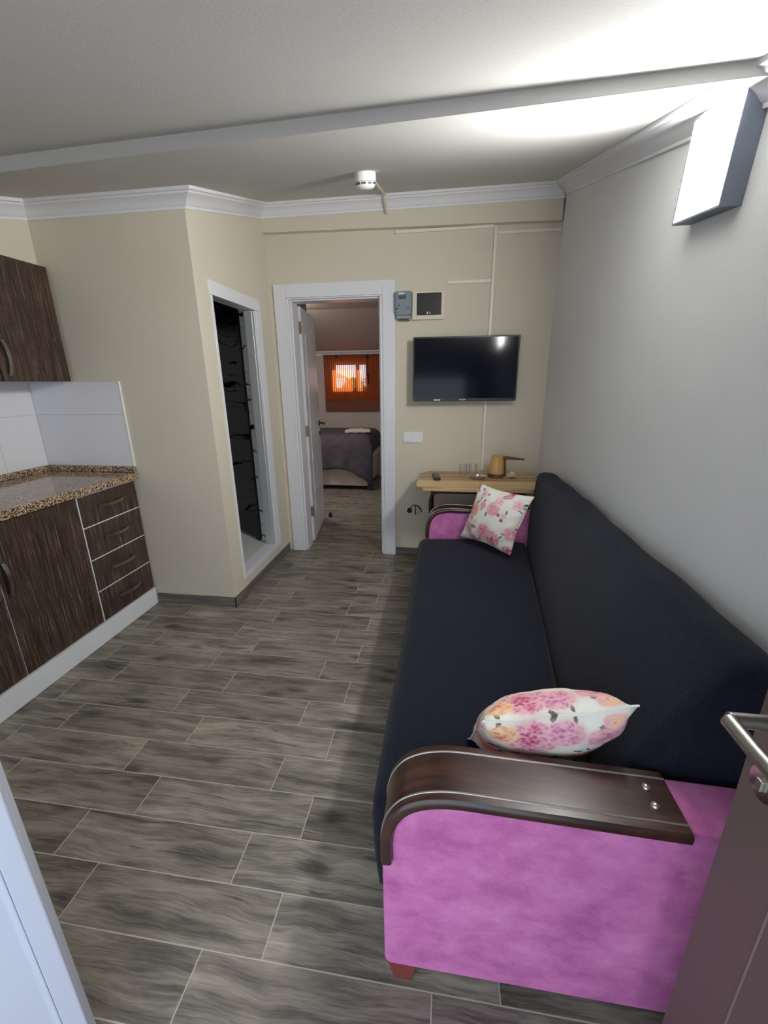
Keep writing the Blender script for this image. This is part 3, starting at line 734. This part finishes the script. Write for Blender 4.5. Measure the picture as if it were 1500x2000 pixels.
ARMX0, ARMX1, ARMT = -0.108, 0.69, 0.622
CAPX = 0.476
def arm_path():
    pts = [(ARMX0, .425), (ARMX0 - .001, .47), (ARMX0 + .003, .515)]
    pts += [(x, z) for x, z in [(ARMX0 + .016, .555), (ARMX0 + .040, .590), (ARMX0 + .074, .613), (ARMX0 + .112, .625), (ARMX0 + .160, .630)]]
    pts += [(x, .630 - .012 * (x - .06) / .42) for x in (.15, .25, .35, CAPX)]
    return pts
def smooth_path(pts, n=4):
    out = []
    for i in range(len(pts) - 1):
        p0 = pts[max(i - 1, 0)]; p1 = pts[i]; p2 = pts[i + 1]; p3 = pts[min(i + 2, len(pts) - 1)]
        for k in range(n):
            t = k / n
            out.append(tuple(0.5 * ((2 * p1[j]) + (-p0[j] + p2[j]) * t + (2 * p0[j] - 5 * p1[j] + 4 * p2[j] - p3[j]) * t * t + (-p0[j] + 3 * p1[j] - 3 * p2[j] + p3[j]) * t ** 3) for j in (0, 1)))
    out.append(pts[-1]); return out
AP = smooth_path(arm_path())
def path_norm(i):
    a_ = Vector(AP[max(i - 1, 0)]); b_ = Vector(AP[min(i + 1, len(AP) - 1)]); d_ = (b_ - a_).normalized(); return Vector((-d_.y, d_.x))
def arm(y0, y1, label):
    ins = .024
    body = [(ARMX0 + .006, .075), (ARMX0 + .006, .418)]
    inner = [(AP[i][0] - path_norm(i).x * ins, AP[i][1] - path_norm(i).y * ins) for i in range(len(AP))]
    prof = [(ARMX0 + .016, .068), (ARMX0 + .003, .080), (ARMX0 + .001, .420)] + inner + [(CAPX + .004, .612), (ARMX1, .606), (ARMX1, .068)]
    pb = B().prism([(x, y0 + .010, z) for x, z in prof], (0, y1 - y0 - .020, 0))
    o_ = tag(pb.build('armrest', 'purple_velvet', sofa, bevel=.006, seg=3), label)
    th = .024; rg = []
    for i, (x, z) in enumerate(AP):
        n_ = path_norm(i); pr = []
        for yy, t in [(y0, th - .003), (y0 - .002, th * .75), (y0 - .002, th * .3), (y0, .002), (y0 + .004, 0), (y1 - .004, 0), (y1, .002), (y1 + .002, th * .3), (y1 + .002, th * .75), (y1, th - .003), (y1 - .003, th), (y1 - .008, th), (y0 + .008, th), (y0 + .003, th)]:
            h = t - th
            pr.append((x + n_.x * h, yy, z + n_.y * h))
        rg.append(pr)
    tag(B().loft(rg).build('arm_cap', 'dark_wood', o_, smooth=True, angle=35), 'dark lacquered curved wooden cap')
    for yy in (y0 + .020, y1 - .020):
        B().tube([(AP[i][0] + path_norm(i).x * .0002, yy, AP[i][1] + path_norm(i).y * .0002) for i in range(len(AP))], .0022, 8).build('piping', 'silver_piping', o_, smooth=True)
    for yy in (y0 + .052, y1 - .045):
        zc = .630 - .012 * (CAPX - .05 - .06) / .42
        B().lathe((CAPX - .045, yy, zc), [(.0085, -.001), (.0085, .001), (.007, .0045), (.004, .0062), (.0005, .0068)], 20).build('stud', 'silver_piping', o_, smooth=True)
arm(0.628, 0.765, 'purple velvet arm nearest the viewer')
arm(2.612, 2.745, 'purple velvet arm next to the table')
for x, y in ((-.062, .668), (.60, .668), (-.062, 2.70), (.60, 2.70)):
    B().loft([[(x - .022, y - .022, 0.0005), (x + .022, y - .022, 0.0005), (x + .022, y + .022, 0.0005), (x - .022, y + .022, 0.0005)], [(x - .032, y - .028, .067), (x + .032, y - .028, .067), (x + .032, y + .028, .067), (x - .032, y + .028, .067)]]).build('leg', 'leg_red_wood', sofa)

# ---- cushions
def cushion(name, mat, cen, ux, vy, hw, hh, th, label, ear=.03, seed=1, skew=0.0, pw=.62, pin=.085):
    rr = random.Random(seed); n = 34; vs = []; fs = []
    ux, vy = Vector(ux).normalized(), Vector(vy); vy = (vy - ux * vy.dot(ux)).normalized(); nz = ux.cross(vy)
    ph = [rr.uniform(0, 6.3) for _ in range(8)]
    idx = {}
    for side in (1, -1):
        for i in range(n + 1):
            for j in range(n + 1):
                u = -1 + 2 * i / n; v = -1 + 2 * j / n
                border = i in (0, n) or j in (0, n)
                if border and side == -1: continue
                pin_u = 1 - pin * (1 - v * v) ** 1 * abs(u) ** 3; pin_v = 1 - pin * (1 - u * u) * abs(v) ** 3
                x = u * hw * pin_u * (1); y = v * hh * pin_v
                base = max(0, (1 - abs(u) ** 2.2)) ** pw * max(0, (1 - abs(v) ** 2.2)) ** pw
                wr = .0035 * math.sin(9 * u + 5 * v + ph[0]) * (abs(u) + abs(v)) * .5 + .003 * math.sin(17 * v - 8 * u + ph[1]) * abs(u) ** 2 + .003 * math.sin(21 * u + 6 * v + ph[2]) * abs(v) ** 2
                z = side * (th * base + (wr if base > .02 else 0))
                if border: z = .004 * math.sin(6 * (u + v) + ph[3])
                idx[(side, i, j)] = len(vs); vs.append((x + skew * y, y, z))
    g = lambda s, i, j: idx.get((s, i, j), idx[(1, i, j)])
    for s in (1, -1):
        for i in range(n):
            for j in range(n):
                q = (g(s, i, j), g(s, i + 1, j), g(s, i + 1, j + 1), g(s, i, j + 1)); fs.append(q if s == 1 else q[::-1])
    b_ = B().add(vs, fs); o_ = b_.build(name, mat, smooth=True, angle=180)
    o_.matrix_world = Matrix(((ux.x, vy.x, nz.x, cen[0]), (ux.y, vy.y, nz.y, cen[1]), (ux.z, vy.z, nz.z, cen[2]), (0, 0, 0, 1)))
    piping = B().tube([(skew * hh * v_ + hw * u_ * (1 - pin * (1 - v_ * v_) * abs(u_) ** 3), hh * v_ * (1 - pin * (1 - u_ * u_) * abs(v_) ** 3), .004 * math.sin(6 * (u_ + v_) + ph[3])) for u_, v_ in
                       [(-1 + 2 * i / n, -1) for i in range(n)] + [(1, -1 + 2 * i / n) for i in range(n)] + [(1 - 2 * i / n, 1) for i in range(n)] + [(-1, 1 - 2 * i / n) for i in range(n + 1)]], .0022, 6).build('seam', mat, None, smooth=True)
    piping.parent = o_
    return tag(o_, label, 'cushion', 'rose print cushions on the sofa')
cushion('cushion', 'rose_print_far', (0.302, 2.405, 0.648), (0.262, -0.265, -0.005), (0.09, 0.02, 0.325), 0.190, 0.175, 0.062, 'rose print cushion propped upright in the far corner of the sofa', seed=3, skew=0.17)
cushion('cushion', 'rose_print_near', (0.259, 0.880, 0.601), (0.955, 0.0, 0.235), (-0.15, -0.62, 0.75), 0.164, 0.144, 0.076, 'rose print cushion leaning against the arm nearest the viewer', seed=5, pw=.48, pin=.05, skew=.24)

# ================================================================== TABLE AND WHAT STANDS ON IT
TZ = 0.742
table = thing('side_table', (0.24, 3.02, 0), 'small oak striped folding table against the cream wall', 'table')
tp = [(-.19, 2.80), (-.135, 2.735), (.62, 2.735), (.675, 2.80), (.675, 3.17), (.60, 3.285), (-.115, 3.285), (-.19, 3.17)]
B().prism([(x, y, TZ - .030) for x, y in tp], (0, 0, .030)).build('tabletop', 'table_wood', table, bevel=.009, seg=4)
def tleg(x, y, dx_):
    top_ = TZ - .045
    p_ = [(x + dx_ * .34, y, top_), (x + dx_ * .07, y, top_), (x + dx_ * .03, y, top_ - .006), (x + dx_ * .008, y, top_ - .028), (x, y, top_ - .065), (x, y, .35), (x, y, .0125)]
    return B().tube(p_, .0125, 12)
for x, s in ((-.085, 1), (.56, -1)):
    for y in (2.80, 3.20): tleg(x, y, s).build('leg', 'black_metal', table, smooth=True)
for x in (-.085, .56): B().tube([(x, 2.813, .26), (x, 3.187, .26)], .010, 10).build('stretcher', 'black_metal', table, smooth=True)
for y in (2.785, 3.185): B().box(-.10, .575, y, y + .03, TZ - .0325, TZ - .0305).build('mounting_rail', 'black_metal', table)

rc = thing('remote_control', (-.055, 3.02, TZ), 'black remote control on the left end of the table', 'remote control')
rm = Matrix.Translation((-.055, 3.02, TZ)) @ Matrix.Rotation(.12, 4, 'Z')
B().box(-.024, .024, -.085, .085, .001, .020).xform(rm).build('body', 'black_plastic', rc, bevel=.006, seg=3)
b = B()
for i in range(3):
    for j in range(6): b.box(-.015 + i * .012 - .0035, -.015 + i * .012 + .0065, -.06 + j * .021, -.048 + j * .021, .0202, .0215)
b.xform(rm).build('buttons', 'mark_grey', rc)

def tumbler(x, y, label):
    t = B().lathe((x, y, TZ), [(.026, .0008), (.030, .003), (.031, .012), (.034, .085), (.0335, .0865), (.0322, .085), (.0290, .014), (.0005, .012)], 32, caps=False)
    n = len(t.v); o_ = t.build('drinking_glass', 'thin_glass', smooth=True, angle=50, local=(x, y, TZ))
    bm = bmesh.new(); bm.from_mesh(o_.data); bm.edges.ensure_lookup_table()
    bmesh.ops.holes_fill(bm, edges=[e for e in bm.edges if e.is_boundary]); bmesh.ops.recalc_face_normals(bm, faces=bm.faces[:]); bm.to_mesh(o_.data); bm.free()
    return tag(o_, label, 'glass', 'clear tumblers on the table')
tumbler(.140, 3.135, 'clear tumbler to the left of its twin on the table')
tumbler(.216, 3.160, 'clear tumbler to the right of its twin, nearer the coffee pot')

ash = thing('ashtray', (.245, 3.035, TZ), 'small shiny silver ashtray in front of the tumblers', 'ashtray')
B().lathe((.245, 3.035, TZ), [(.044, .0008), (.052, .004), (.056, .016), (.058, .022), (.053, .023), (.049, .018), (.045, .009), (.0005, .008)], 32).build('bowl', 'chrome', ash, smooth=True, angle=60)
for k in range(3):
    B().box(-.006, .006, .046, .060, .0225, .0262).xform(Matrix.Translation((.245, 3.035, TZ)) @ Matrix.Rotation(k * 2.094 + .4, 4, 'Z')).build('rest', 'chrome', ash)

kx, ky = .385, 3.13
pot = thing('coffee_pot', (kx, ky, TZ), 'golden electric coffee pot with brown handle on the table', 'coffee pot')
B().lathe((kx, ky, TZ), [(.060, .0008), (.066, .003), (.066, .010), (.060, .018), (.056, .020)], 36).build('base', 'brown_plastic', pot, smooth=True)
prof = [(.055, .021), (.056, .026), (.055, .05), (.051, .085), (.046, .120), (.043, .146), (.0435, .150), (.041, .150), (.040, .145), (.0005, .143)]
pb = B().lathe((kx, ky, TZ), prof, 36)
for v in pb.v:                                     # pouring lip towards the viewer
    h = v.z - TZ
    if h > .115:
        d_ = Vector((v.x - kx, v.y - ky)); an = math.atan2(d_.y, d_.x); dev = abs((an + math.pi / 2 + math.pi) % (2 * math.pi) - math.pi)
        if dev < .5 and d_.length > .03: v.y -= .012 * (1 - dev / .5) * (h - .115) / .035
pb.build('body', 'coffee_pot_gold', pot, smooth=True, angle=50)
hd = Vector((.96, -.28, 0)); hb = B()
q0 = Vector((kx, ky, TZ))
rings = []
for s_, z_, w_, h_ in ((.040, .136, .013, .014), (.062, .139, .013, .013), (.085, .139, .012, .011), (.13, .138, .010, .009), (.185, .136, .008, .007), (.19, .136, .005, .004)):
    cpt = q0 + hd * s_ + Vector((0, 0, z_)); sd = Vector((-hd.y, hd.x, 0))
    rings.append([cpt + sd * w_ * math.cos(t) + Vector((0, 0, h_ * math.sin(t))) for t in [i * math.pi / 5 for i in range(10)]])
hb.loft(rings)
rings = []
for z_, s_ in ((.018, .060), (.05, .059), (.09, .056), (.13, .053), (.145, .053)):
    cpt = q0 + hd * s_ + Vector((0, 0, z_)); sd = Vector((-hd.y, hd.x, 0))
    rings.append([cpt + sd * a1 + hd * a2 for a1, a2 in ((.010, -.006), (.010, .007), (-.010, .007), (-.010, -.006))])
hb.loft(rings); hb.build('handle', 'brown_plastic', pot, smooth=True, bevel=.002)
crd = B(); pts = []
for k in range(64):
    t = k / 63; an = t * 2 * math.pi * 5
    pts.append((.487 + .034 * math.cos(an) * (1 - .25 * t), 3.085 + .020 * math.sin(an) + .006 * math.sin(7 * an), TZ + .008 + .024 * t + .003 * math.sin(3 * an)))
crd.tube(pts, .0052, 7); crd.tube([(.43, 3.075, TZ + .005), (.452, 3.068, TZ + .005), (.475, 3.078, TZ + .006), (.50, 3.085, TZ + .008)], .0035, 7)
tag(crd.build('power_cord', 'cream_cord', pot, smooth=True), 'cream coiled power cord')
b = B(); b.box(.480, .494, 3.062, 3.108, TZ + .032, TZ + .040); b.build('cord_tie', 'white_plastic', pot, bevel=.002)

# ================================================================== ON THE WALLS
tv = thing('television', (.12, 3.24, 1.27), 'wall mounted black flat television above the table', 'television')
tx0, tx1, tz0, tz1, ty = -.247, .494, 1.277, 1.718, 3.205
B().box(tx0, tx1, ty, ty + .028, tz0, tz1).build('casing', 'black_plastic', tv, bevel=.004)
tv.rotation_euler = (math.radians(-1.2), 0, math.radians(1.5))
B().box(tx0 + .10, tx1 - .10, ty + .0285, ty + .065, tz0 + .06, tz1 - .10).build('rear_housing', 'black_plastic', tv, bevel=.01)
B().box(tx0 + .010, tx1 - .010, ty - .0015, ty - .0002, tz0 + .020, tz1 - .010).build('screen', 'tv_screen', tv)
B().box(.05, .20, ty + .0655, D - .008, 1.42, 1.58).build('wall_bracket', 'black_metal', tv)
b = B()
for k, w_ in enumerate((.008, .006, .007, .006, .008)): b.box(.092 + k * .0092, .092 + k * .0092 + w_ * .8, ty - .0022, ty - .0008, tz0 + .0065, tz0 + .0140)
tag(b.build('brand_mark', 'mark_white', tv), 'small white lettering on the lower edge')
tag(B().box(-.093, -.045, ty - .0022, ty - .0008, tz0 + .004, tz0 + .013).build('sticker', 'mark_white', tv), 'white sticker on the lower edge')
b = B(); b.box(tx0 + .004, tx0 + .014, ty - .0018, ty - .0006, tz0 + .006, tz0 + .014); b.build('corner_sticker', 'mark_grey', tv)
for za, zb in ((1.52, 1.56), (1.41, 1.47)): B().box(tx0 - .0012, tx0 + .0004, ty + .004, ty + .016, za, zb).build('side_port', 'red_led', tv)

mt = thing('electricity_meter', (-.327, D, 1.86), 'grey electricity meter on the wall left of the dark cabinet', 'electricity meter')
b = B().prism([(-.382, 3.312, 1.90), (-.372, 3.312, 1.872), (-.276, 3.312, 1.872), (-.266, 3.312, 1.90), (-.266, 3.312, 2.02), (-.272, 3.312, 2.027), (-.376, 3.312, 2.027), (-.382, 3.312, 2.02)], (0, -.052, 0)); b.build('housing', 'meter_grey', mt, bevel=.004)
B().box(-.357, -.305, 3.2585, 3.2597, 1.975, 2.0).build('display', 'meter_dark', mt)
B().box(-.357, -.317, 3.2588, 3.2597, 2.007, 2.018).build('label_plate', 'mark_white', mt)
for x, z in ((-.356, 1.935), (-.29, 1.92), (-.37, 1.915)): B().tube([(x, 3.2597, z), (x, 3.2575, z)], .005, 10).build('screw', 'black_metal', mt)
B().box(-.374, -.274, 3.268, 3.3125, 1.850, 1.871).build('terminal_cover', 'terminal_cover', mt, bevel=.003)
b = B()
for k in range(7): b.tube([(-.362 + k * .0125, 3.29, 1.8495), (-.362 + k * .0125, 3.292, 1.842), (-.358 + k * .0125, 3.306, 1.838)], .003, 6)
b.build('wires', 'cord_brown', mt)

db = thing('distribution_box', (-.148, D, 1.84), 'cream fuse box with a dark smoked door on the wall', 'fuse box')
b = B(); x0, x1, z0, z1 = -.262, -.034, 1.842, 2.028
b.box(x0, x0 + .032, 3.290, 3.3125, z0, z1); b.box(x1 - .022, x1, 3.290, 3.3125, z0, z1); b.box(x0 + .032, x1 - .022, 3.290, 3.3125, z0, z0 + .030); b.box(x0 + .032, x1 - .022, 3.290, 3.3125, z1 - .014, z1)
b.build('frame', 'cream_plastic', db, bevel=.002)
B().box(x0 + .0335, x1 - .0235, 3.286, 3.3125, z0 + .0315, z1 - .0155).build('door', 'smoked_plastic', db, bevel=.005, seg=3)
b = B(); b.box(-.158, -.148, 3.283, 3.2858, z0 + .034, z0 + .050); b.box(-.138, -.132, 3.283, 3.2858, z0 + .036, z0 + .048); b.build('latch', 'mark_white', db, bevel=.001)

def trunk(label, *boxes):
    b_ = B()
    for q in boxes: b_.box(*q)
    return tag(b_.build('cable_trunking', 'trunk_plastic', bevel=.0015), label, 'cable trunking', 'cream cable trunking on the television wall')
t0 = D - .017; t1 = D - .0005
trunk('cream vertical cable trunking running down behind the television', (.281, .302, t0, t1, .748, 2.40))
trunk('cream horizontal cable trunking under the boxing, left of the vertical run', (-.385, .280, t0, t1, 2.392, 2.410))
trunk('pale horizontal cable trunking right of the vertical run by the corner', (.303, R - .004, t0, t1, 2.352, 2.370))
trunk('short cream cable trunking above the fuse box', (-.02, .280, t0, t1, 2.066, 2.086))
trunk('thin cream cable trunking low on the wall beside the socket', (-.199, .10, D - .009, t1, .392, .402))

sd = thing('smoke_detector', (-.405, 2.27, ceil_z(2.27)), 'round white smoke detector on the ceiling', 'smoke detector')
zz = ceil_z(2.27); tilt = Matrix.Translation((-.405, 2.27, zz)) @ Matrix.Rotation(math.atan(.27), 4, 'X')
B().lathe((0, 0, 0), [(.048, -.0005), (.050, -.004), (.050, -.034), (.047, -.036)][::-1], 32).xform(tilt).build('base', 'white_plastic', sd, smooth=True)
B().lathe((0, 0, 0), [(.046, -.0365), (.046, -.048), (.040, -.058), (.028, -.064), (.001, -.065)][::-1], 32).xform(tilt).build('head', 'white_plastic', sd, smooth=True)
b = B()
for k in range(10):
    an = k * .628; m_ = tilt @ Matrix.Rotation(an, 4, 'Z')
    q = B().box(-.010, .010, .0440, .0468, -.047, -.039); b.add([m_ @ v for v in q.v], q.f)
b.build('vent', 'meter_dark', sd)
b = B()
def ceil_box(b_, x, y0, x1, y1, w, h):
    a_ = Vector((x, y0, ceil_z(y0) - .0005)); e_ = Vector((x1, y1, ceil_z(y1) - .0005)); s_ = Vector(((y1 - y0), -(x1 - x), 0)).normalized() * w
    b_.obox(a_ - s_ / 2, e_ - a_, s_, (0, 0, -h))
ceil_box(b, -.397, 2.325, -.437, 3.16, .016, .012)
b.obox((-.445, 3.160, ceil_z(3.16) - .013), (.016, 0, 0), (0, .013, 0), (0, 0.0, -.015)); 
b.obox((-.445, 3.160, ceil_z(3.16) - .024), (.016, 0, 0), (0, .010, .0), (0, .092, -.062))
b.obox((-.445, 3.250, 2.500), (.016, 0, 0), (0, .0125, 0), (0, 0, .022))
tag(b.build('cable_trunking', 'cream_plastic', bevel=.0015), 'thin cable trunking from the smoke detector over the cornice', 'cable trunking')

sw = thing('light_switch', (-.25, D, 1.0), 'white double light switch on the wall under the television', 'light switch')
B().box(-.328, -.172, D - .010, t1, .957, 1.042).build('plate', 'white_plastic', sw, bevel=.003)
B().box(-.318, -.252, D - .015, D - .0102, .966, 1.033).build('rocker', 'white_gloss_paint', sw, bevel=.002)
B().box(-.246, -.182, D - .015, D - .0102, .966, 1.033).build('rocker', 'white_gloss_paint', sw, bevel=.002)
so = thing('wall_socket', (-.25, D, .40), 'pale double wall socket low on the wall beside the door', 'socket')
B().box(-.300, -.200, D - .010, t1, .370, .442).build('plate', 'cream_plastic', so, bevel=.003)
b = B(); b.tube([(-.272, D - .0102, .406), (-.272, D - .013, .406)], .022, 20); b.build('outlet', 'white_plastic', so, smooth=True)
b = B(); b.tube([(-.272, D - .0135, .406), (-.272, D - .045, .406), (-.272, D - .052, .406)], [.019, .019, .012], 16)
b.tube([(-.270, D - .050, .412), (-.262, D - .062, .440), (-.235, D - .058, .462), (-.205, D - .045, .452), (-.180, D - .035, .420), (-.172, D - .03, .395)], .0042, 8)
b.tube([(-.222, D - .050, .452), (-.222, D - .045, .42), (-.218, D - .04, .375)], .004, 8)
tag(b.build('plug', 'black_plastic', None, smooth=True), 'black plug with curled lead in the low wall socket', 'plug')

# ---- wall lamp
lm = thing('wall_lamp', (R, 1.443, 1.97), 'square glowing wall lamp with dark frame high on the grey wall', 'lamp')
LM = Matrix.Translation((R, 1.443, 1.968)) @ Matrix.Rotation(math.radians(7.5), 4, 'X')
h = .124
b = B(); b.box(-.052, -.0008, -h, h, -h, -h + .006); b.box(-.052, -.0008, -h, h, h - .006, h); b.box(-.052, -.0008, -h, -h + .006, -h + .006, h - .006); b.box(-.052, -.0008, h - .006, h, -h + .006, h - .006); b.box(-.006, -.0008, -h + .006, h - .006, -h + .006, h - .006)
b.xform(LM).build('housing', 'lamp_grey', lm)
b = B(); b.box(-.0515, -.030, -h + .0065, h - .0065, -h + .0065, h - .0065); b.xform(LM); tag(b.build('diffuser', 'lamp_glow', lm, bevel=.002), 'glowing white diffuser')

# ================================================================== BEDROOM CONTENT
bed = thing('bed', (-1.6, 5.95, 0), 'pale upholstered bed base under the grey blanket in the bedroom', 'bed')
BX = -0.96
B().box(-2.55, BX - .06, 5.47, 6.40, .055, .36).build('base', 'bed_base_white', bed, bevel=.02, seg=3)
B().box(-2.55, BX - .03, 5.49, 6.40, .362, .70).build('mattress', 'bed_base_white', bed, bevel=.06, seg=4)
for x in (-2.45, BX - .12):
    for y in (5.53, 6.32): B().tube([(x, y, .001), (x, y, .055)], .022, 12).build('leg', 'black_metal', bed, smooth=True)
# draped blanket
nx, nv = 60, 34; vs = []; fs = []
def drape(s, v):
    """s along the bed 0..1 (right end at 1, wrapping round), v from wall side (0) over the edge to hem (1)"""
    x = -2.54 + s * (BX + 2.54 - .02)
    topw = .55; rnd_ = .10
    zt = .735 + .012 * math.sin(7 * x + 3) * math.sin(5 * v)
    hem = .315 + .02 * math.sin(9 * x) - .22 * max(0, (s - .70) / .3) ** 1.6
    if v < topw:
        y = 6.38 - (6.38 - 5.55) * (v / topw); z = zt
    else:
        t = (v - topw) / (1 - topw); tt = min(1, t / .25)
        if t < .25: y = 5.55 - rnd_ * math.sin(tt * math.pi / 2); z = zt - rnd_ * (1 - math.cos(tt * math.pi / 2))
        else:
            t2 = (t - .25) / .75; z = (zt - rnd_) + (hem - zt + rnd_) * t2
            y = 5.45 - .012 - .035 * t2 * (0.5 + .5 * math.sin(23 * x + 2 * t2)) - .03 * t2
    return [x, y, z]
for i in range(nx + 1):
    for j in range(nv + 1):
        s = i / nx; v = j / nv; p_ = drape(min(s, 1), v)
        if s > .90:                     # the end folds over
            k = (s - .90) / .10; ang = k * math.pi / 2
            p_[0] = -2.54 + .90 * (BX + 2.54) + .158 * math.sin(ang); p_[2] = p_[2] - .16 * (1 - math.cos(ang)) * (1 if v < .6 else .55) - (.16 * max(0, k - .6) if v < .6 else 0)
            p_[1] += (.05 * k if v > .6 else 0) * (1 if True else 0)
        vs.append(tuple(p_))
for i in range(nx):
    for j in range(nv): a0 = i * (nv + 1) + j; fs.append((a0, a0 + 1, a0 + nv + 2, a0 + nv + 1))
bl = B().add(vs, fs).build('blanket', 'blanket', smooth=True, angle=180)
sm = bl.modifiers.new('thick', 'SOLIDIFY'); sm.thickness = .012; sm.offset = 1.0
tag(bl, 'dark grey blanket draped over the bed in the bedroom', 'blanket')
def towel(cx, cy, ang, w, d, h, label):
    rg = []
    for k in range(9):
        t = -1 + 2 * k / 8; rg.append([(cx + math.cos(ang) * t * w - math.sin(ang) * s * d, cy + math.sin(ang) * t * w + math.cos(ang) * s * d, .763 + z * h * (1 - .35 * t * t) + .004 * math.sin(9 * t)) for s, z in ((-1, 0), (-.9, .6), (-.3, 1), (.3, .95), (.9, .6), (1, 0))])
    return tag(B().loft(rg).build('towel', 'towel_white', smooth=True, angle=70), label, 'towel')
towel(-1.19, 5.72, .12, .17, .09, .05, 'pale folded towel lying on the grey blanket')
blind = thing('bamboo_blind', (-1.41, BY - .03, 1.8), 'orange bamboo roll blind hanging over the bedroom window', 'blind')
B().box(-1.825, -.98, BY - .045, BY - .040, 1.15, 1.79).build('slats', 'blind', blind)
b = B().box(-1.825, -.98, BY - .050, BY - .038, 1.00, 1.149); tag(b.build('bottom_board', 'bamboo_bottom', blind, bevel=.004), 'dark brown lower board')
B().box(-1.83, -.975, BY - .052, BY - .030, 1.79, 1.806).build('head_rail', 'bamboo_bottom', blind, bevel=.002)
B().tube([(-1.62, BY - .06, 1.80), (-1.616, BY - .062, 1.765)], [.012, .02], 10).build('cord_knot', 'cord_brown', blind, smooth=True)
B().tube([(-1.17, BY - .06, 1.80), (-1.168, BY - .06, 1.765), (-1.166, BY - .058, 1.75), (-1.165, BY - .056, 1.55), (-1.150, BY - .058, 1.50), (-1.150, BY - .056, 1.38)], [.012, .02, .007, .008, .013, .007], 10).build('pull_cord', 'cord_brown', blind, smooth=True)
dst = B().lathe((-1.225, 4.27, 0), [(.022, .0005), (.022, .012), (.016, .028), (.013, .05), (.0005, .054)], 20)
tag(dst.build('door_stop', 'black_plastic', smooth=True), 'small black door stop on the bedroom floor', 'door stop')
bl2 = thing('bedroom_lamp', (-2.2, 4.75, 2.20), 'bedroom ceiling lamp behind the open door', 'lamp')
B().lathe((-1.75, 4.55, 2.20), [(.001, -.07), (.10, -.065), (.14, -.04), (.15, -.012)], 28).build('shade', 'bedroom_glow', bl2, smooth=True)
B().lathe((-1.75, 4.55, 2.20), [(.155, -.0115), (.155, -.0005)], 28).build('base', 'white_plastic', bl2, smooth=True)

# ---- seen through the bedroom window
hs = thing('neighbour_house', (-3.0, 16.0, -3.0), 'lilac house with terracotta roof seen through the bedroom window', 'house')
B().box(-6.5, -3.3, 14.0, 18.0, -3.0, 1.55).build('facade', 'lilac_render', hs)
B().prism([(-6.7, 13.8, 1.55), (-3.1, 13.8, 1.55), (-4.9, 13.8, 2.2)], (0, 4.4, 0)).build('roof', 'roof_tile', hs)
for x in (-5.6, -4.4): B().box(x, x + .6, 13.96, 13.999, .2, 1.2).build('window', 'meter_dark', hs)
sh = thing('low_roof', (-1.5, 9.5, -3.0), 'terracotta tiled roof just beyond the bedroom window', 'roof')
B().prism([(-4, 8.0, .60), (1.5, 8.0, .60), (1.5, 11.0, 1.12), (-4, 11.0, 1.12)], (0, 0, .06)).build('tiles', 'roof_tile', sh)
B().box(-4, 1.5, 8.2, 11.0, -3.0, .59).build('wall', 'lilac_render', sh)
tr = thing('garden_tree', (-3.0, 13, -3.0), 'green tree seen through the bedroom window', 'tree')
rr = random.Random(4); b = B()
for k in range(420):
    d_ = Vector((rr.gauss(0, 1), rr.gauss(0, 1), rr.gauss(0, 1))).normalized() * (.42 * rr.random() ** .4); p_ = Vector((-2.75, 12.8, 1.1)) + Vector((d_.x * .8, d_.y, d_.z))
    u_ = Vector((rr.gauss(0, 1), rr.gauss(0, 1), rr.gauss(0, 1))).normalized() * .13; w_ = u_.orthogonal().normalized() * .06; b.add([p_ - u_, p_ + w_, p_ + u_, p_ - w_], [(0, 1, 2, 3)])
b.build('crown', 'leaf_green', tr)
B().tube([(-2.75, 12.8, -3.0), (-2.75, 12.8, .9)], .08, 8).build('trunk', 'cord_brown', tr)
